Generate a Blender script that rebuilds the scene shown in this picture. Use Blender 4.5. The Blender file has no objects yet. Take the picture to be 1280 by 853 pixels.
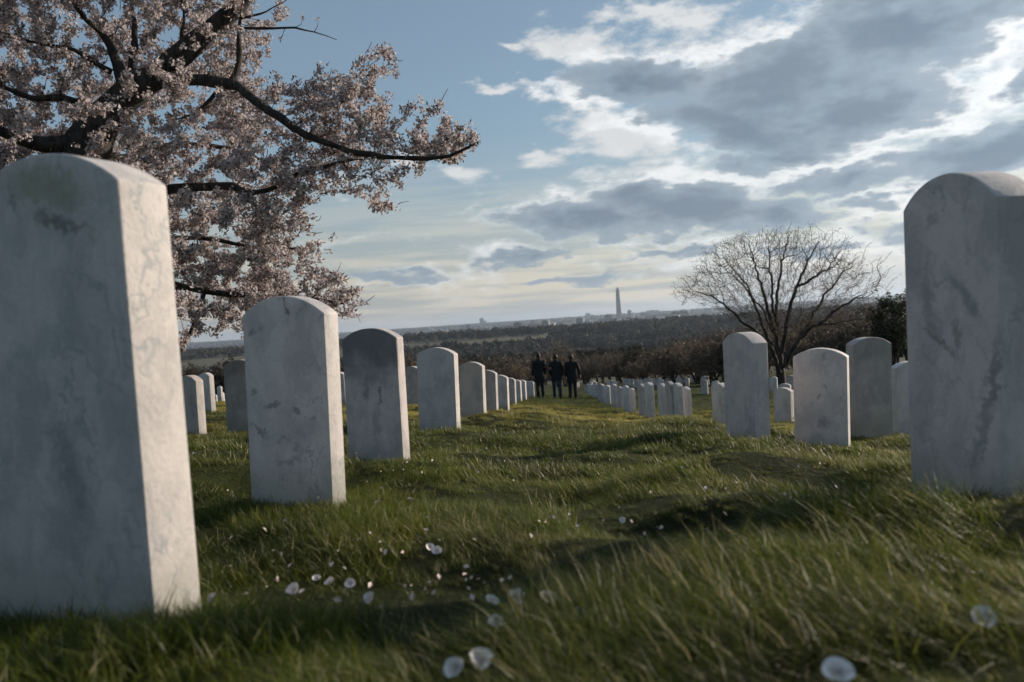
import bpy, bmesh, math, random
import numpy as np
from mathutils import Vector, Matrix, noise as mnoise
R = math.radians
rng = np.random.default_rng(7); random.seed(7)
scene = bpy.context.scene
EXPO, SUNE, SKYS = 0.24, 5.0, .09
C = scene.collection

# ---------------------------------------------------------------- camera
PITCH, ROLL, CAMZ, FPX = R(1.45), R(-3.85), 0.36, 1000.0
cam_data = bpy.data.cameras.new('camera'); cam = bpy.data.objects.new('camera', cam_data); C.objects.link(cam)
CM = Matrix.Rotation(math.pi/2 - PITCH, 4, 'X') @ Matrix.Rotation(ROLL, 4, 'Z')
cam.matrix_world = Matrix.Translation((0, 0, CAMZ)) @ CM
cam_data.sensor_width = 36; cam_data.lens = 36*FPX/1280
cam_data.clip_start = 0.05; cam_data.clip_end = 60000
cam_data.dof.use_dof = True; cam_data.dof.focus_distance = 5.0; cam_data.dof.aperture_fstop = 4.5
scene.camera = cam
scene.cycles.adaptive_threshold = .02; scene.cycles.max_bounces = 5; scene.cycles.diffuse_bounces = 3; scene.cycles.glossy_bounces = 2; scene.cycles.transmission_bounces = 3; scene.cycles.transparent_max_bounces = 4; scene.cycles.caustics_reflective = False; scene.cycles.caustics_refractive = False
CMN = np.array(CM.to_3x3())
def at(px, py, d):                       # survey helper: a measured bearing and a distance give a place in metres
    v = CMN @ np.array([(px-640)/FPX, -(py-426.5)/FPX, -1.0])
    return np.array([0, 0, CAMZ]) + v*d
# ---------------------------------------------------------------- light
SUN_AZ, SUN_EL = R(64), R(19)
scene.view_settings.view_transform = 'Standard'; scene.view_settings.look = 'None'
scene.view_settings.exposure = EXPO; scene.view_settings.gamma = 1
sd = bpy.data.lights.new('sun', 'SUN'); sd.energy = SUNE; sd.angle = R(0.6); sd.color = (1.0, 0.86, 0.71)
sun = bpy.data.objects.new('sun', sd); C.objects.link(sun)
SDIR = Vector((math.sin(SUN_AZ)*math.cos(SUN_EL), math.cos(SUN_AZ)*math.cos(SUN_EL), math.sin(SUN_EL)))
sun.rotation_euler = (-SDIR).to_track_quat('-Z', 'Y').to_euler(); sun.location = (30, 20, 30)

class NT:                                # tiny node-graph writer
    def __init__(s, tree): s.t = tree; s.n = tree.nodes; s.l = tree.links
    def new(s, typ, **kw):
        nd = s.n.new(typ)
        for k, v in kw.items(): setattr(nd, k, v)
        return nd
    def put(s, sock, v):
        if isinstance(v, bpy.types.NodeSocket): s.l.new(v, sock)
        elif v is not None:
            try: sock.default_value = v
            except Exception: sock.default_value = (*v, 1.0)
    def m(s, op, a, b=None, c=None, clamp=False):
        nd = s.new('ShaderNodeMath', operation=op); nd.use_clamp = clamp
        for i, v in enumerate((a, b, c)): s.put(nd.inputs[i], v)
        return nd.outputs[0]
    def vm(s, op, a, b=None, out=0):
        nd = s.new('ShaderNodeVectorMath', operation=op)
        s.put(nd.inputs[0], a)
        if b is not None:
            if op == 'SCALE': s.put(nd.inputs['Scale'], b)
            else: s.put(nd.inputs[1], b)
        return nd.outputs[out]
    def mix(s, f, a, b, blend='MIX'):
        nd = s.new('ShaderNodeMix', data_type='RGBA', blend_type=blend)
        s.put(nd.inputs[0], f); s.put(nd.inputs[6], (*a, 1) if isinstance(a, tuple) and len(a) == 3 else a)
        s.put(nd.inputs[7], (*b, 1) if isinstance(b, tuple) and len(b) == 3 else b); return nd.outputs[2]
    def ss(s, v, lo, hi):                # smoothstep
        nd = s.new('ShaderNodeMapRange', interpolation_type='SMOOTHSTEP'); s.put(nd.inputs[0], v)
        s.put(nd.inputs[1], lo); s.put(nd.inputs[2], hi); return nd.outputs[0]
    def noise(s, vec, scale, detail=4, rough=.55, dist=0, col=False, dim='3D'):
        nd = s.new('ShaderNodeTexNoise', noise_dimensions=dim); s.put(nd.inputs['Vector'], vec)
        nd.inputs['Scale'].default_value = scale; nd.inputs['Detail'].default_value = detail
        nd.inputs['Roughness'].default_value = rough; nd.inputs['Distortion'].default_value = dist
        return nd.outputs[1 if col else 0]
    def xyz(s, v):
        nd = s.new('ShaderNodeSeparateXYZ'); s.put(nd.inputs[0], v); return nd.outputs
    def comb(s, x, y, z):
        nd = s.new('ShaderNodeCombineXYZ')
        for i, v in enumerate((x, y, z)): s.put(nd.inputs[i], v)
        return nd.outputs[0]
    def ramp(s, f, stops):
        nd = s.new('ShaderNodeValToRGB'); s.put(nd.inputs[0], f); e = nd.color_ramp.elements
        while len(e) < len(stops): e.new(.5)
        for q, (p, c) in zip(e, stops): q.position = p; q.color = (*c, 1)
        return nd.outputs[0]

# ---------------------------------------------------------------- sky
world = bpy.data.worlds.new('World'); scene.world = world; world.use_nodes = True
g = NT(world.node_tree); bg = g.n['Background']
try: world.cycles.sampling_method = 'MANUAL'; world.cycles.sample_map_resolution = 512
except Exception: pass
sky = g.new('ShaderNodeTexSky', sky_type='NISHITA'); sky.sun_disc = False
sky.sun_elevation = SUN_EL; sky.sun_rotation = SUN_AZ; sky.air_density = 1.0; sky.dust_density = 1.0
dirv = g.new('ShaderNodeTexCoord').outputs['Generated']
X, Y, Z = g.xyz(dirv)
az = g.m('ARCTAN2', X, Y); el = g.m('ARCSINE', Z)
def azel(px, py):
    v = CMN @ np.array([(px-640)/FPX, -(py-426.5)/FPX, -1.0]); v = v/np.linalg.norm(v)
    return np.array([math.atan2(v[0], v[1]), math.asin(v[2])])
base = g.comb(az, el, 0.0)
flow = g.comb(az, g.m('MULTIPLY', el, 2.1), 0.0)
def aff(vec, k, off):                    # noise coordinates with offset
    return g.vm('ADD', g.vm('SCALE', vec, k), off)
w1 = g.vm('SUBTRACT', g.noise(aff(flow, 1, (3, 1, 0)), 7, 3, .6, col=True), (.5, .5, .5))
w2 = g.vm('SUBTRACT', g.noise(aff(flow, 1, (7, 4, 2)), 26, 3, .6, col=True), (.5, .5, .5))
warp = g.vm('MULTIPLY', g.vm('ADD', g.vm('SCALE', w1, .11), g.vm('SCALE', w2, .045)), (1, .6, 0))
P = g.vm('ADD', base, warp)
def blobs(lst, start=-2.0):
    acc = start
    for cx, cy, a, b, tilt, wgt in lst:
        c = azel(cx, cy); t = R(tilt)
        e1 = azel(cx + 20*math.cos(t), cy - 20*math.sin(t)) - c; ang = math.atan2(e1[1], e1[0])
        sa = np.linalg.norm(e1)/20*a; e2 = azel(cx + 20*math.sin(t), cy + 20*math.cos(t)) - c; sb = np.linalg.norm(e2)/20*b
        mp = g.new('ShaderNodeMapping', vector_type='TEXTURE'); g.put(mp.inputs[0], P)
        mp.inputs['Location'].default_value = (c[0], c[1], 0); mp.inputs['Rotation'].default_value = (0, 0, ang)
        mp.inputs['Scale'].default_value = (sa, sb, 1)
        ln = g.vm('LENGTH', mp.outputs[0], out=1)
        v = g.m('SUBTRACT', wgt, g.m('MULTIPLY', ln, wgt))
        acc = g.m('MAXIMUM', acc, v) if acc is not None else v
    return acc
# thick grey clouds seen against the light: centre, half axes (in thousandths of a radian), tilt, weight
DARK = [(1120, 40, 165, 78, 4, 1.2), (970, 110, 175, 68, 12, 1.2), (810, 112, 125, 38, -6, 1.1), (920, 155, 160, 40, -8, 1.), (1070, 130, 150, 48, 8, 1.1),
        (980, 195, 90, 20, 0, .6), (1240, 190, 190, 42, 16, 1.1), (1290, 95, 60, 22, 20, .6), (1070, 228, 130, 26, 10, .9), (735, 280, 135, 28, -2, 1.1), (860, 264, 160, 40, 0, 1.2), (980, 272, 95, 26, -4, .9),
        (920, 210, 80, 18, 0, .6), (660, 318, 80, 10, 0, .55), (480, 348, 90, 12, 3, .5), (850, 322, 80, 10, 4, .55), (1090, 262, 60, 14, 0, .6), (1130, 300, 70, 18, 0, .5),
        (1420, 60, 200, 60, 10, .8), (1560, 260, 200, 60, 0, .8), (720, 345, 110, 9, 4, .45), (1010, 320, 100, 10, 2, .45)]
WHITE = [(735, 62, 105, 42, -8, 1.), (830, 18, 150, 30, 2, 1.), (960, 35, 60, 25, 0, .8), (720, 125, 60, 26, -20, 1.), (790, 180, 130, 50, -22, 1.), (700, 190, 60, 22, 0, .8),
         (880, 225, 220, 40, -3, .9), (1130, 130, 230, 95, 6, 1.05), (1250, 60, 110, 120, 0, 1.0), (1050, 215, 250, 50, 6, .95), (1150, 250, 220, 55, 8, .9),
         (800, 270, 260, 56, 1, 1.), (1020, 330, 420, 75, 4, .85), (640, 310, 190, 22, 0, .45), (590, 215, 70, 20, -5, .75), (500, 205, 50, 16, 0, .6), (622, 108, 60, 10, -4, .75),
         (640, 48, 30, 8, 0, .5), (430, 298, 50, 14, 10, .6), (520, 350, 230, 30, 3, .5), (430, 235, 50, 22, 0, .5), (675, 183, 36, 12, 0, .75), (1500, 150, 330, 200, 0, 1.1),
         (950, 90, 300, 120, 8, .9), (1060, 20, 120, 50, 8, 1.)]
fn = g.noise(aff(flow, 1, (1, 2, 5)), 24, 5, .6)
fn2 = g.noise(aff(flow, 1, (9, 2, 1)), 9, 3, .55)
det = g.m('ADD', g.m('MULTIPLY', g.m('SUBTRACT', fn, .5), 1.5), g.m('MULTIPLY', g.m('SUBTRACT', fn2, .5), 1.0))
# away from the surveyed clouds the sky goes on as broken cloud of the same kind
gen = g.noise(aff(flow, 1, (4, 8, 3)), 2.3, 2, .5)
# the broken cloud takes over a little way outside the surveyed part
far = g.ss(g.m('ABSOLUTE', g.m('ADD', az, -.1)), .62, 1.0); up = g.ss(el, .42, .62)
outside = g.m('MAXIMUM', far, up)
genw = g.m('ADD', g.m('MULTIPLY', g.m('SUBTRACT', gen, .62), 4.0), g.m('MULTIPLY', g.m('SUBTRACT', outside, 1.0), 2.0))
dF = g.m('ADD', g.m('MAXIMUM', blobs(DARK), g.m('SUBTRACT', genw, .35)), g.m('MULTIPLY', det, .70))
wF = g.m('ADD', g.m('MAXIMUM', blobs(WHITE), genw), det)
rim = g.m('MULTIPLY', g.ss(dF, -.40, .02), g.m('SUBTRACT', 1.0, g.ss(dF, .02, .3)))
D = g.ss(dF, .06, .32); Wt = g.ss(wF, .12, .72)
toSun = g.m('MAXIMUM', g.vm('DOT_PRODUCT', dirv, tuple(SDIR), out=1), 0)
glow = g.m('POWER', toSun, 5)
white = g.vm('SCALE', g.mix(g.m('MULTIPLY', fn, .6), (.62, .64, .66), (.84, .84, .82)), g.m('ADD', g.m('ADD', .88, g.m('MULTIPLY', rim, .22)), g.m('MULTIPLY', glow, .36)))
darkc = g.mix(g.ss(g.m('ADD', dF, g.m('MULTIPLY', g.m('SUBTRACT', fn2, .5), .9)), .2, 1.0), (.30, .375, .45), (.155, .215, .285))
darkc = g.vm('SCALE', darkc, g.m('ADD', .85, g.m('MULTIPLY', glow, .45)))
skyc = g.mix(.34, g.vm('SCALE', g.mix(1.0, sky.outputs[0], (.84, .95, .98), 'MULTIPLY'), SKYS), (.30, .39, .47))
# low haze layer: a warm pale veil near the horizon, thin bands of stratus in it
low = g.m('SUBTRACT', 1.0, g.ss(el, -.03, .25))
strat = g.noise(g.comb(g.m('MULTIPLY', az, 3.0), g.m('MULTIPLY', el, 38.0), 1.0), 1.6, 3, .55)
veil = g.vm('SCALE', g.mix(g.ss(strat, .40, .62), (.42, .425, .425), (.72, .635, .52)), g.m('ADD', .28, g.m('MULTIPLY', g.m('ADD', .5, g.m('MULTIPLY', g.vm('DOT_PRODUCT', dirv, tuple(SDIR), out=1), .5)), .85)))
c = g.mix(g.m('MULTIPLY', low, .88), skyc, veil)
c = g.mix(g.m('MULTIPLY', Wt, g.m('SUBTRACT', .96, g.m('MULTIPLY', low, .35))), c, white)
c = g.mix(g.m('MULTIPLY', D, .90), c, darkc)
g.put(bg.inputs[0], c); bg.inputs[1].default_value = 1.0
# ---------------------------------------------------------------- materials
def mat(name):
    m = bpy.data.materials.new(name); m.use_nodes = True; g = NT(m.node_tree); return m, g, g.n['Principled BSDF']
def obco(g): return g.new('ShaderNodeTexCoord').outputs['Object']
def flat(name, col, rough=.8, var=.25, scale=8.0):
    m, g, b = mat(name); n = g.noise(obco(g), scale, 4)
    f = g.m('ADD', g.m('MULTIPLY', n, 2*var), 1-var)
    g.put(b.inputs['Base Color'], g.vm('SCALE', g.comb(*col), f)); b.inputs['Roughness'].default_value = rough
    return m
def marble(name, base=(.56, .57, .57), vein=(.33, .34, .35), vs=3.0, va=.8, stains=(), speck=0.25, seed=0, top=0.0, warm=0.3, streak=0.3):
    """weathered white marble: cloudy grey veins, rain streaks, lichen specks, and stains with their own place on the stone"""
    m, g, b = mat(name); co = obco(g); off = (seed*3.1, seed*1.7, seed*2.3)
    p = g.vm('ADD', co, off)
    wv = g.vm('ADD', p, g.vm('SCALE', g.vm('SUBTRACT', g.noise(p, 6.5, 4, .62, col=True), (.5, .5, .5)), .16))
    n1 = g.noise(g.vm('MULTIPLY', wv, (1, 1, .6)), vs*2.6, 3, .5); v1 = g.m('SUBTRACT', 1.0, g.ss(g.m('ABSOLUTE', g.m('SUBTRACT', n1, .5)), 0.0, .020))
    n2 = g.noise(g.vm('ADD', wv, (5, 5, 5)), vs*6.5, 4, .55); v2 = g.m('SUBTRACT', 1.0, g.ss(g.m('ABSOLUTE', g.m('SUBTRACT', n2, .5)), 0.0, .022))
    patch = g.ss(g.noise(p, 5.0, 2), .40, .60)
    v = g.m('MULTIPLY', g.m('MAXIMUM', v1, g.m('MULTIPLY', v2, .5)), g.m('MULTIPLY', patch, va))
    cl = g.noise(g.vm('MULTIPLY', wv, (1, 1, .55)), 9, 6, .66)
    col = g.mix(g.ss(cl, .33, .60), (base[0]*.72, base[1]*.735, base[2]*.76), base)
    col = g.mix(g.m('MULTIPLY', g.ss(g.noise(p, 1.6, 3), .45, .75), warm), col, (base[0]*1.0, base[1]*.93, base[2]*.80))
    col = g.mix(v, col, vein)
    st = g.ss(g.noise(g.vm('MULTIPLY', p, (30, 30, 2.2)), 1.0, 4, .6), .50, .78)
    col = g.mix(g.m('MULTIPLY', st, streak), col, (base[0]*.55, base[1]*.55, base[2]*.55))
    sp = g.ss(g.noise(p, 55, 3, .7), .60, .72)
    col = g.mix(g.m('MULTIPLY', sp, speck), col, (.16, .165, .15))
    x, y, z = g.xyz(co)
    if top:
        t = g.ss(g.m('ADD', z, g.m('MULTIPLY', g.m('SUBTRACT', g.noise(p, 7, 5, .6), .5), .50)), .30, .60)
        front = g.ss(g.m('MULTIPLY', y, -1.0), -.02, -.003)
        col = g.mix(g.m('MULTIPLY', g.m('MULTIPLY', t, front), top), col, (.085, .088, .088))
    for (sx, sz, rx, rz, tilt, c, a) in stains:
        mp = g.new('ShaderNodeMapping', vector_type='TEXTURE')
        g.put(mp.inputs[0], g.vm('ADD', g.vm('MULTIPLY', co, (1, 0, 1)), g.vm('MULTIPLY', g.vm('SUBTRACT', g.noise(p, 22, 5, .75, col=True), (.5, .5, .5)), (.10, 0, .10))))
        mp.inputs['Location'].default_value = (sx, 0, sz); mp.inputs['Rotation'].default_value = (0, R(tilt), 0); mp.inputs['Scale'].default_value = (rx, 1, rz)
        ln = g.vm('LENGTH', mp.outputs[0], out=1)
        f = g.m('MULTIPLY', g.m('SUBTRACT', 1.0, g.ss(ln, .35, 1.15)), g.m('MULTIPLY', g.ss(y, .03, .0), a))
        col = g.mix(g.m('MULTIPLY', f, g.m('ADD', .45, g.m('MULTIPLY', g.noise(p, 30, 4), .9)), clamp=True), col, c)
    # soil splash and green algae just above the turf
    dirt = g.m('MULTIPLY', g.m('SUBTRACT', 1.0, g.ss(g.m('ADD', z, g.m('MULTIPLY', g.noise(p, 14, 4), .08)), .04, .17)), .45)
    col = g.mix(dirt, col, (.22, .225, .17))
    g.put(b.inputs['Base Color'], col)
    b.inputs['Roughness'].default_value = .62; b.inputs['Specular IOR Level'].default_value = .35
    bp = g.new('ShaderNodeBump'); bp.inputs['Strength'].default_value = .4; bp.inputs['Distance'].default_value = .004
    g.put(bp.inputs['Height'], g.m('ADD', g.noise(p, 90, 5, .75), g.m('MULTIPLY', g.noise(p, 14, 3, .6), .8)))
    g.put(b.inputs['Normal'], bp.outputs[0])
    return m
def leafmat(name, c1, c2, trans=.4, rough=.45, spec=.4, attr=None, scale=.0):
    m, g, b = mat(name)
    oi = g.new('ShaderNodeObjectInfo').outputs['Random']
    f = oi
    if attr:
        at_ = g.new('ShaderNodeAttribute'); at_.attribute_name = attr
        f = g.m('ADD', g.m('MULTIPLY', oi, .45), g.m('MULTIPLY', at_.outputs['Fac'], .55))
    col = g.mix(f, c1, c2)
    g.put(b.inputs['Base Color'], col); b.inputs['Roughness'].default_value = rough; b.inputs['Specular IOR Level'].default_value = spec
    tr = g.new('ShaderNodeBsdfTranslucent'); g.put(tr.inputs[0], g.mix(1.0, col, (1.15, 1.1, .75), 'MULTIPLY') if name.startswith('grass') else col)
    mx = g.new('ShaderNodeMixShader'); mx.inputs[0].default_value = trans
    g.l.new(b.outputs[0], mx.inputs[1]); g.l.new(tr.outputs[0], mx.inputs[2])
    g.l.new(mx.outputs[0], g.n['Material Output'].inputs['Surface'])
    return m
def barkmat(name, c1, c2, sc=14):
    m, g, b = mat(name); co = obco(g)
    n = g.noise(g.vm('MULTIPLY', co, (1, 1, .35)), sc, 6, .65, .6)
    col = g.mix(g.ss(n, .35, .65), c1, c2)
    moss = g.m('MULTIPLY', g.ss(g.noise(co, 2.6, 4), .55, .7), .45)
    g.put(b.inputs['Base Color'], g.mix(moss, col, (c2[0]*.9, c2[1]*1.1, c2[2]*.55)))
    b.inputs['Roughness'].default_value = .9
    bp = g.new('ShaderNodeBump'); bp.inputs['Strength'].default_value = .8; bp.inputs['Distance'].default_value = .02
    g.put(bp.inputs['Height'], n); g.put(b.inputs['Normal'], bp.outputs[0]); return m

# ---------------------------------------------------------------- helpers
def tag(o, label=None, cat=None, group=None, kind=None):
    if label: o['label'] = label
    if cat: o['category'] = cat
    if group: o['group'] = group
    if kind: o['kind'] = kind
    return o
def link(name, me, m=None, parent=None, smooth=False):
    o = bpy.data.objects.new(name, me); C.objects.link(o)
    if m is not None and not me.materials: me.materials.append(m)
    if parent is not None: o.parent = parent
    if smooth: me.polygons.foreach_set('use_smooth', np.ones(len(me.polygons), bool))
    return o
def mesh(name, v, f):
    me = bpy.data.meshes.new(name); me.from_pydata([tuple(map(float, p)) for p in v], [], [tuple(map(int, q)) for q in f]); me.update(); return me
def fastmesh(name, v, q):                # numpy verts, equal-size faces
    v = np.asarray(v, np.float32); q = np.asarray(q, np.int32); k = q.shape[1]
    me = bpy.data.meshes.new(name); me.vertices.add(len(v)); me.vertices.foreach_set('co', v.ravel())
    me.loops.add(q.size); me.loops.foreach_set('vertex_index', q.ravel())
    me.polygons.add(len(q)); me.polygons.foreach_set('loop_start', np.arange(0, q.size, k, dtype=np.int32))
    me.update(calc_edges=True); me.validate(); return me
def empty(name, loc=(0, 0, 0), rz=0):
    o = bpy.data.objects.new(name, None); C.objects.link(o); o.location = loc; o.rotation_euler = (0, 0, rz); o.empty_display_size = .2; return o
def tubes(paths, sides=6):
    """paths: list of (points Nx3, radii N) -> one set of verts and quads, ends closed to a point"""
    V, Q = [], []; n0 = 0
    for pts, rad in paths:
        pts = np.asarray(pts, float); n = len(pts)
        t = np.gradient(pts, axis=0); t /= (np.linalg.norm(t, axis=1)[:, None] + 1e-9)
        up = np.array([0, 0, 1.]) if abs(t[0][2]) < .9 else np.array([1., 0, 0])
        a = np.cross(t, up); a /= (np.linalg.norm(a, axis=1)[:, None] + 1e-9); b = np.cross(t, a)
        th = np.arange(sides)*2*np.pi/sides
        ring = pts[:, None] + np.asarray(rad)[:, None, None]*(np.cos(th)[None, :, None]*a[:, None] + np.sin(th)[None, :, None]*b[:, None])
        V.append(ring.reshape(-1, 3))
        i = np.arange(n-1)[:, None]*sides + np.arange(sides)[None]; j = np.arange(n-1)[:, None]*sides + (np.arange(sides)[None]+1) % sides
        Q.append(np.stack([i, j, j+sides, i+sides], -1).reshape(-1, 4) + n0); n0 += n*sides
    return np.concatenate(V), np.concatenate(Q)
def scatter(name, pts, rot, scl, protos, m=None, idx=None, parent=None):
    """one object: a point cloud mesh whose geometry nodes stand a small piece on every point"""
    me = bpy.data.meshes.new(name); n = len(pts)
    me.vertices.add(n); me.vertices.foreach_set('co', np.asarray(pts, np.float32).ravel())
    a = me.attributes.new('rot', 'FLOAT_VECTOR', 'POINT'); a.data.foreach_set('vector', np.asarray(rot, np.float32).ravel())
    a = me.attributes.new('scl', 'FLOAT_VECTOR', 'POINT')
    scl = np.asarray(scl, np.float32); scl = np.repeat(scl[:, None], 3, 1) if scl.ndim == 1 else scl
    a.data.foreach_set('vector', scl.ravel())
    idx = rng.integers(0, len(protos), n) if idx is None else idx
    a = me.attributes.new('idx', 'INT', 'POINT'); a.data.foreach_set('value', np.asarray(idx, np.int32))
    me.update(); o = link(name, me, None, parent)
    t = bpy.data.node_groups.new(name, 'GeometryNodeTree')
    t.interface.new_socket('Geometry', in_out='INPUT', socket_type='NodeSocketGeometry')
    t.interface.new_socket('Geometry', in_out='OUTPUT', socket_type='NodeSocketGeometry')
    i = t.nodes.new('NodeGroupInput'); ou = t.nodes.new('NodeGroupOutput')
    def na(nm, ty):
        q = t.nodes.new('GeometryNodeInputNamedAttribute'); q.data_type = ty; q.inputs[0].default_value = nm; return q.outputs[0]
    gi = t.nodes.new('GeometryNodeGeometryToInstance')
    for p in reversed(protos):
        oi = t.nodes.new('GeometryNodeObjectInfo'); oi.inputs['Object'].default_value = p
        oi.inputs['As Instance'].default_value = False
        t.links.new(oi.outputs['Geometry'], gi.inputs[0])
    ip = t.nodes.new('GeometryNodeInstanceOnPoints')
    t.links.new(i.outputs[0], ip.inputs['Points']); t.links.new(gi.outputs[0], ip.inputs['Instance'])
    ip.inputs['Pick Instance'].default_value = True
    t.links.new(na('idx', 'INT'), ip.inputs['Instance Index'])
    e2r = t.nodes.new('FunctionNodeEulerToRotation'); t.links.new(na('rot', 'FLOAT_VECTOR'), e2r.inputs[0])
    t.links.new(e2r.outputs[0], ip.inputs['Rotation']); t.links.new(na('scl', 'FLOAT_VECTOR'), ip.inputs['Scale'])
    t.links.new(ip.outputs[0], ou.inputs[0])
    md = o.modifiers.new('scatter', 'NODES'); md.node_group = t
    return o
def proto(name, me, m=None):             # a piece that lives only inside the scatter of one object
    o = bpy.data.objects.new(name, me)
    if m is not None: me.materials.append(m)
    return o

# ---------------------------------------------------------------- surveyed headstones: x, y, z of the foot, yaw, lean, width, height, thickness
STONES = dict(
    S1=(-0.723, 1.247, -0.050, 0.470, -0.008, 0.390, 0.716, 0.088),
    S2=(-0.716, 2.460, -0.127, 0.530, 0.040, 0.348, 0.610, 0.062),
    S3=(-0.707, 3.909, -0.280, 0.436, 0.014, 0.321, 0.650, 0.065),
    S4=(-0.625, 6.236, -0.451, 0.373, 0.034, 0.326, 0.642, 0.075),
    S5=(-0.527, 9.404, -0.750, 0.486, 0.041, 0.314, 0.658, 0.071),
    S6=(-0.453, 12.270, -1.037, 0.331, 0.041, 0.307, 0.664, 0.091),
    S7=(-0.320, 15.120, -1.299, 0.328, 0.049, 0.318, 0.648, 0.101),
    S8=(-0.178, 20.284, -1.726, 0.340, 0.032, 0.322, 0.642, 0.104),
    S9=(-0.000, 24.802, -2.119, 0.343, 0.023, 0.325, 0.639, 0.106),
    S10=(0.201, 28.294, -2.394, 0.370, 0.013, 0.327, 0.634, 0.110),
    S11=(0.415, 31.801, -2.700, 0.367, 0.011, 0.327, 0.634, 0.110),
    S12=(0.645, 35.027, -2.973, 0.362, 0.008, 0.328, 0.633, 0.110),
    L0=(-1.712, 13.103, -0.923, 0.483, 0.035, 0.317, 0.648, 0.110),
    L1=(-3.272, 7.960, -0.597, 0.633, 0.011, 0.334, 0.630, 0.086),
    L2=(-5.001, 12.886, -0.785, 0.690, 0.004, 0.327, 0.640, 0.082),
    L4=(-2.630, 7.638, -0.472, 0.226, 0.014, 0.328, 0.633, 0.110),
    L5=(-16.667, 45.030, -2.852, 0.542, 0.004, 0.329, 0.631, 0.110),
    R0=(0.960, 1.774, -0.080, 1.341, 0.054, 0.267, 0.697, 0.110),
    R1=(1.346, 4.842, -0.470, 1.234, 0.033, 0.301, 0.667, 0.107),
    R2=(1.857, 4.913, -0.590, 0.512, 0.048, 0.313, 0.653, 0.110),
    R3=(2.643, 5.905, -0.596, -0.224, 0.045, 0.310, 0.656, 0.110),
    R4=(3.260, 6.522, -0.860, -0.045, 0.005, 0.298, 0.669, 0.110),
    R5=(4.575, 13.780, -1.749, 0.831, 0.024, 0.322, 0.641, 0.110),
    R6=(2.913, 11.562, -1.382, 1.259, 0.012, 0.323, 0.640, 0.110),
    P1=(2.707, 12.868, -1.526, 1.334, 0.005, 0.324, 0.638, 0.110),
    P2=(2.414, 12.073, -1.383, 1.364, 0.005, 0.324, 0.638, 0.110),
    P3=(2.347, 12.309, -1.376, 1.366, -0.001, 0.325, 0.638, 0.110),
    P4=(2.372, 13.098, -1.470, 1.305, 0.008, 0.325, 0.637, 0.110),
    P5=(2.277, 13.816, -1.498, 1.286, 0.004, 0.325, 0.636, 0.110),
    P6=(2.473, 15.879, -1.702, 1.276, 0.004, 0.326, 0.636, 0.110),
    P7=(2.882, 20.044, -2.162, 1.249, 0.002, 0.326, 0.635, 0.110),
    P8=(2.675, 19.578, -2.049, 1.200, 0.006, 0.326, 0.635, 0.110),
    P9=(3.049, 23.644, -2.430, 1.092, 0.005, 0.326, 0.635, 0.110),
    P10=(2.779, 22.797, -2.273, 1.074, 0.007, 0.326, 0.635, 0.110),
    P11=(3.113, 27.433, -2.707, 0.900, 0.006, 0.326, 0.635, 0.110),
    P12=(3.221, 30.462, -2.908, 0.892, 0.006, 0.326, 0.635, 0.110),
    P13=(3.764, 37.861, -3.530, 0.769, 0.005, 0.327, 0.635, 0.110),
    P14=(4.417, 47.123, -4.321, 0.595, 0.003, 0.327, 0.634, 0.110),
    P15=(5.317, 59.713, -5.376, 0.468, 0.002, 0.328, 0.633, 0.110),
)
# ---------------------------------------------------------------- terrain height
def sstep(a, b, v): t = np.clip((v-a)/(b-a), 0, 1); return t*t*(3-2*t)
def vnoise(x, y, s, seed=0):             # smooth value noise
    x = np.asarray(x, float)/s + seed*17.3; y = np.asarray(y, float)/s + seed*9.1
    xi, yi = np.floor(x), np.floor(y); fx, fy = x-xi, y-yi; fx = fx*fx*(3-2*fx); fy = fy*fy*(3-2*fy)
    h = lambda a, b: np.modf(np.abs(np.sin(a*127.1 + b*311.7 + seed)*43758.5453))[0]
    return (h(xi, yi)*(1-fx)+h(xi+1, yi)*fx)*(1-fy) + (h(xi, yi+1)*(1-fx)+h(xi+1, yi+1)*fx)*fy
def slope(x, y):
    yy = np.clip(y, -30, 95)
    return -.0815*yy - .055*8*np.tanh(np.asarray(x)/8) + .02
_k = [k for k in STONES if k not in ('L5',)]
_sx = np.array([STONES[k][0] for k in _k]); _sy = np.array([STONES[k][1] for k in _k]); _sz = np.array([STONES[k][2] for k in _k]) - .035
def _w(x, y): yy = np.maximum(np.abs(y), 0) + 2.0; return np.stack([np.asarray(x)/yy*1.6, np.log(yy)], -1)
_W = _w(_sx, _sy); _K = lambda A, B: np.exp(-((A[..., None, :]-B)**2).sum(-1)/(2*.32**2))
_c = np.linalg.solve(_K(_W, _W) + .06*np.eye(len(_W)), _sz - slope(_sx, _sy))
PY = [-40, 95, 140, 300, 600, 1000, 1350, 1750, 2300, 3000, 5600, 7200, 9500, 11000, 26000]
PZ = [0, 0, -3.6, -14, -34, -36, -26, -22, -40, -41, -41, -26, -2, 0, -60]
def ground_z(x, y):
    x = np.asarray(x, float); y = np.asarray(y, float)
    z = slope(x, y)
    z = z + (_K(_w(x, y), _W)@_c)*(1-sstep(60, 90, y))*sstep(-3, 0, y)
    r = np.hypot(x, y)
    z = z + np.interp(y, PY, PZ)
    z = z + sstep(300, 900, y)*(vnoise(x, y, 420, 2)-.5)*9*(1-sstep(2300, 3000, y)) + sstep(6500, 9000, y)*(vnoise(x, y, 1500, 4)-.5)*16*(1-sstep(12000, 15000, y))
    z = z + 19*np.exp(-((x-556)**2 + (y-4100)**2)/(2*120**2))
    return z
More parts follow.
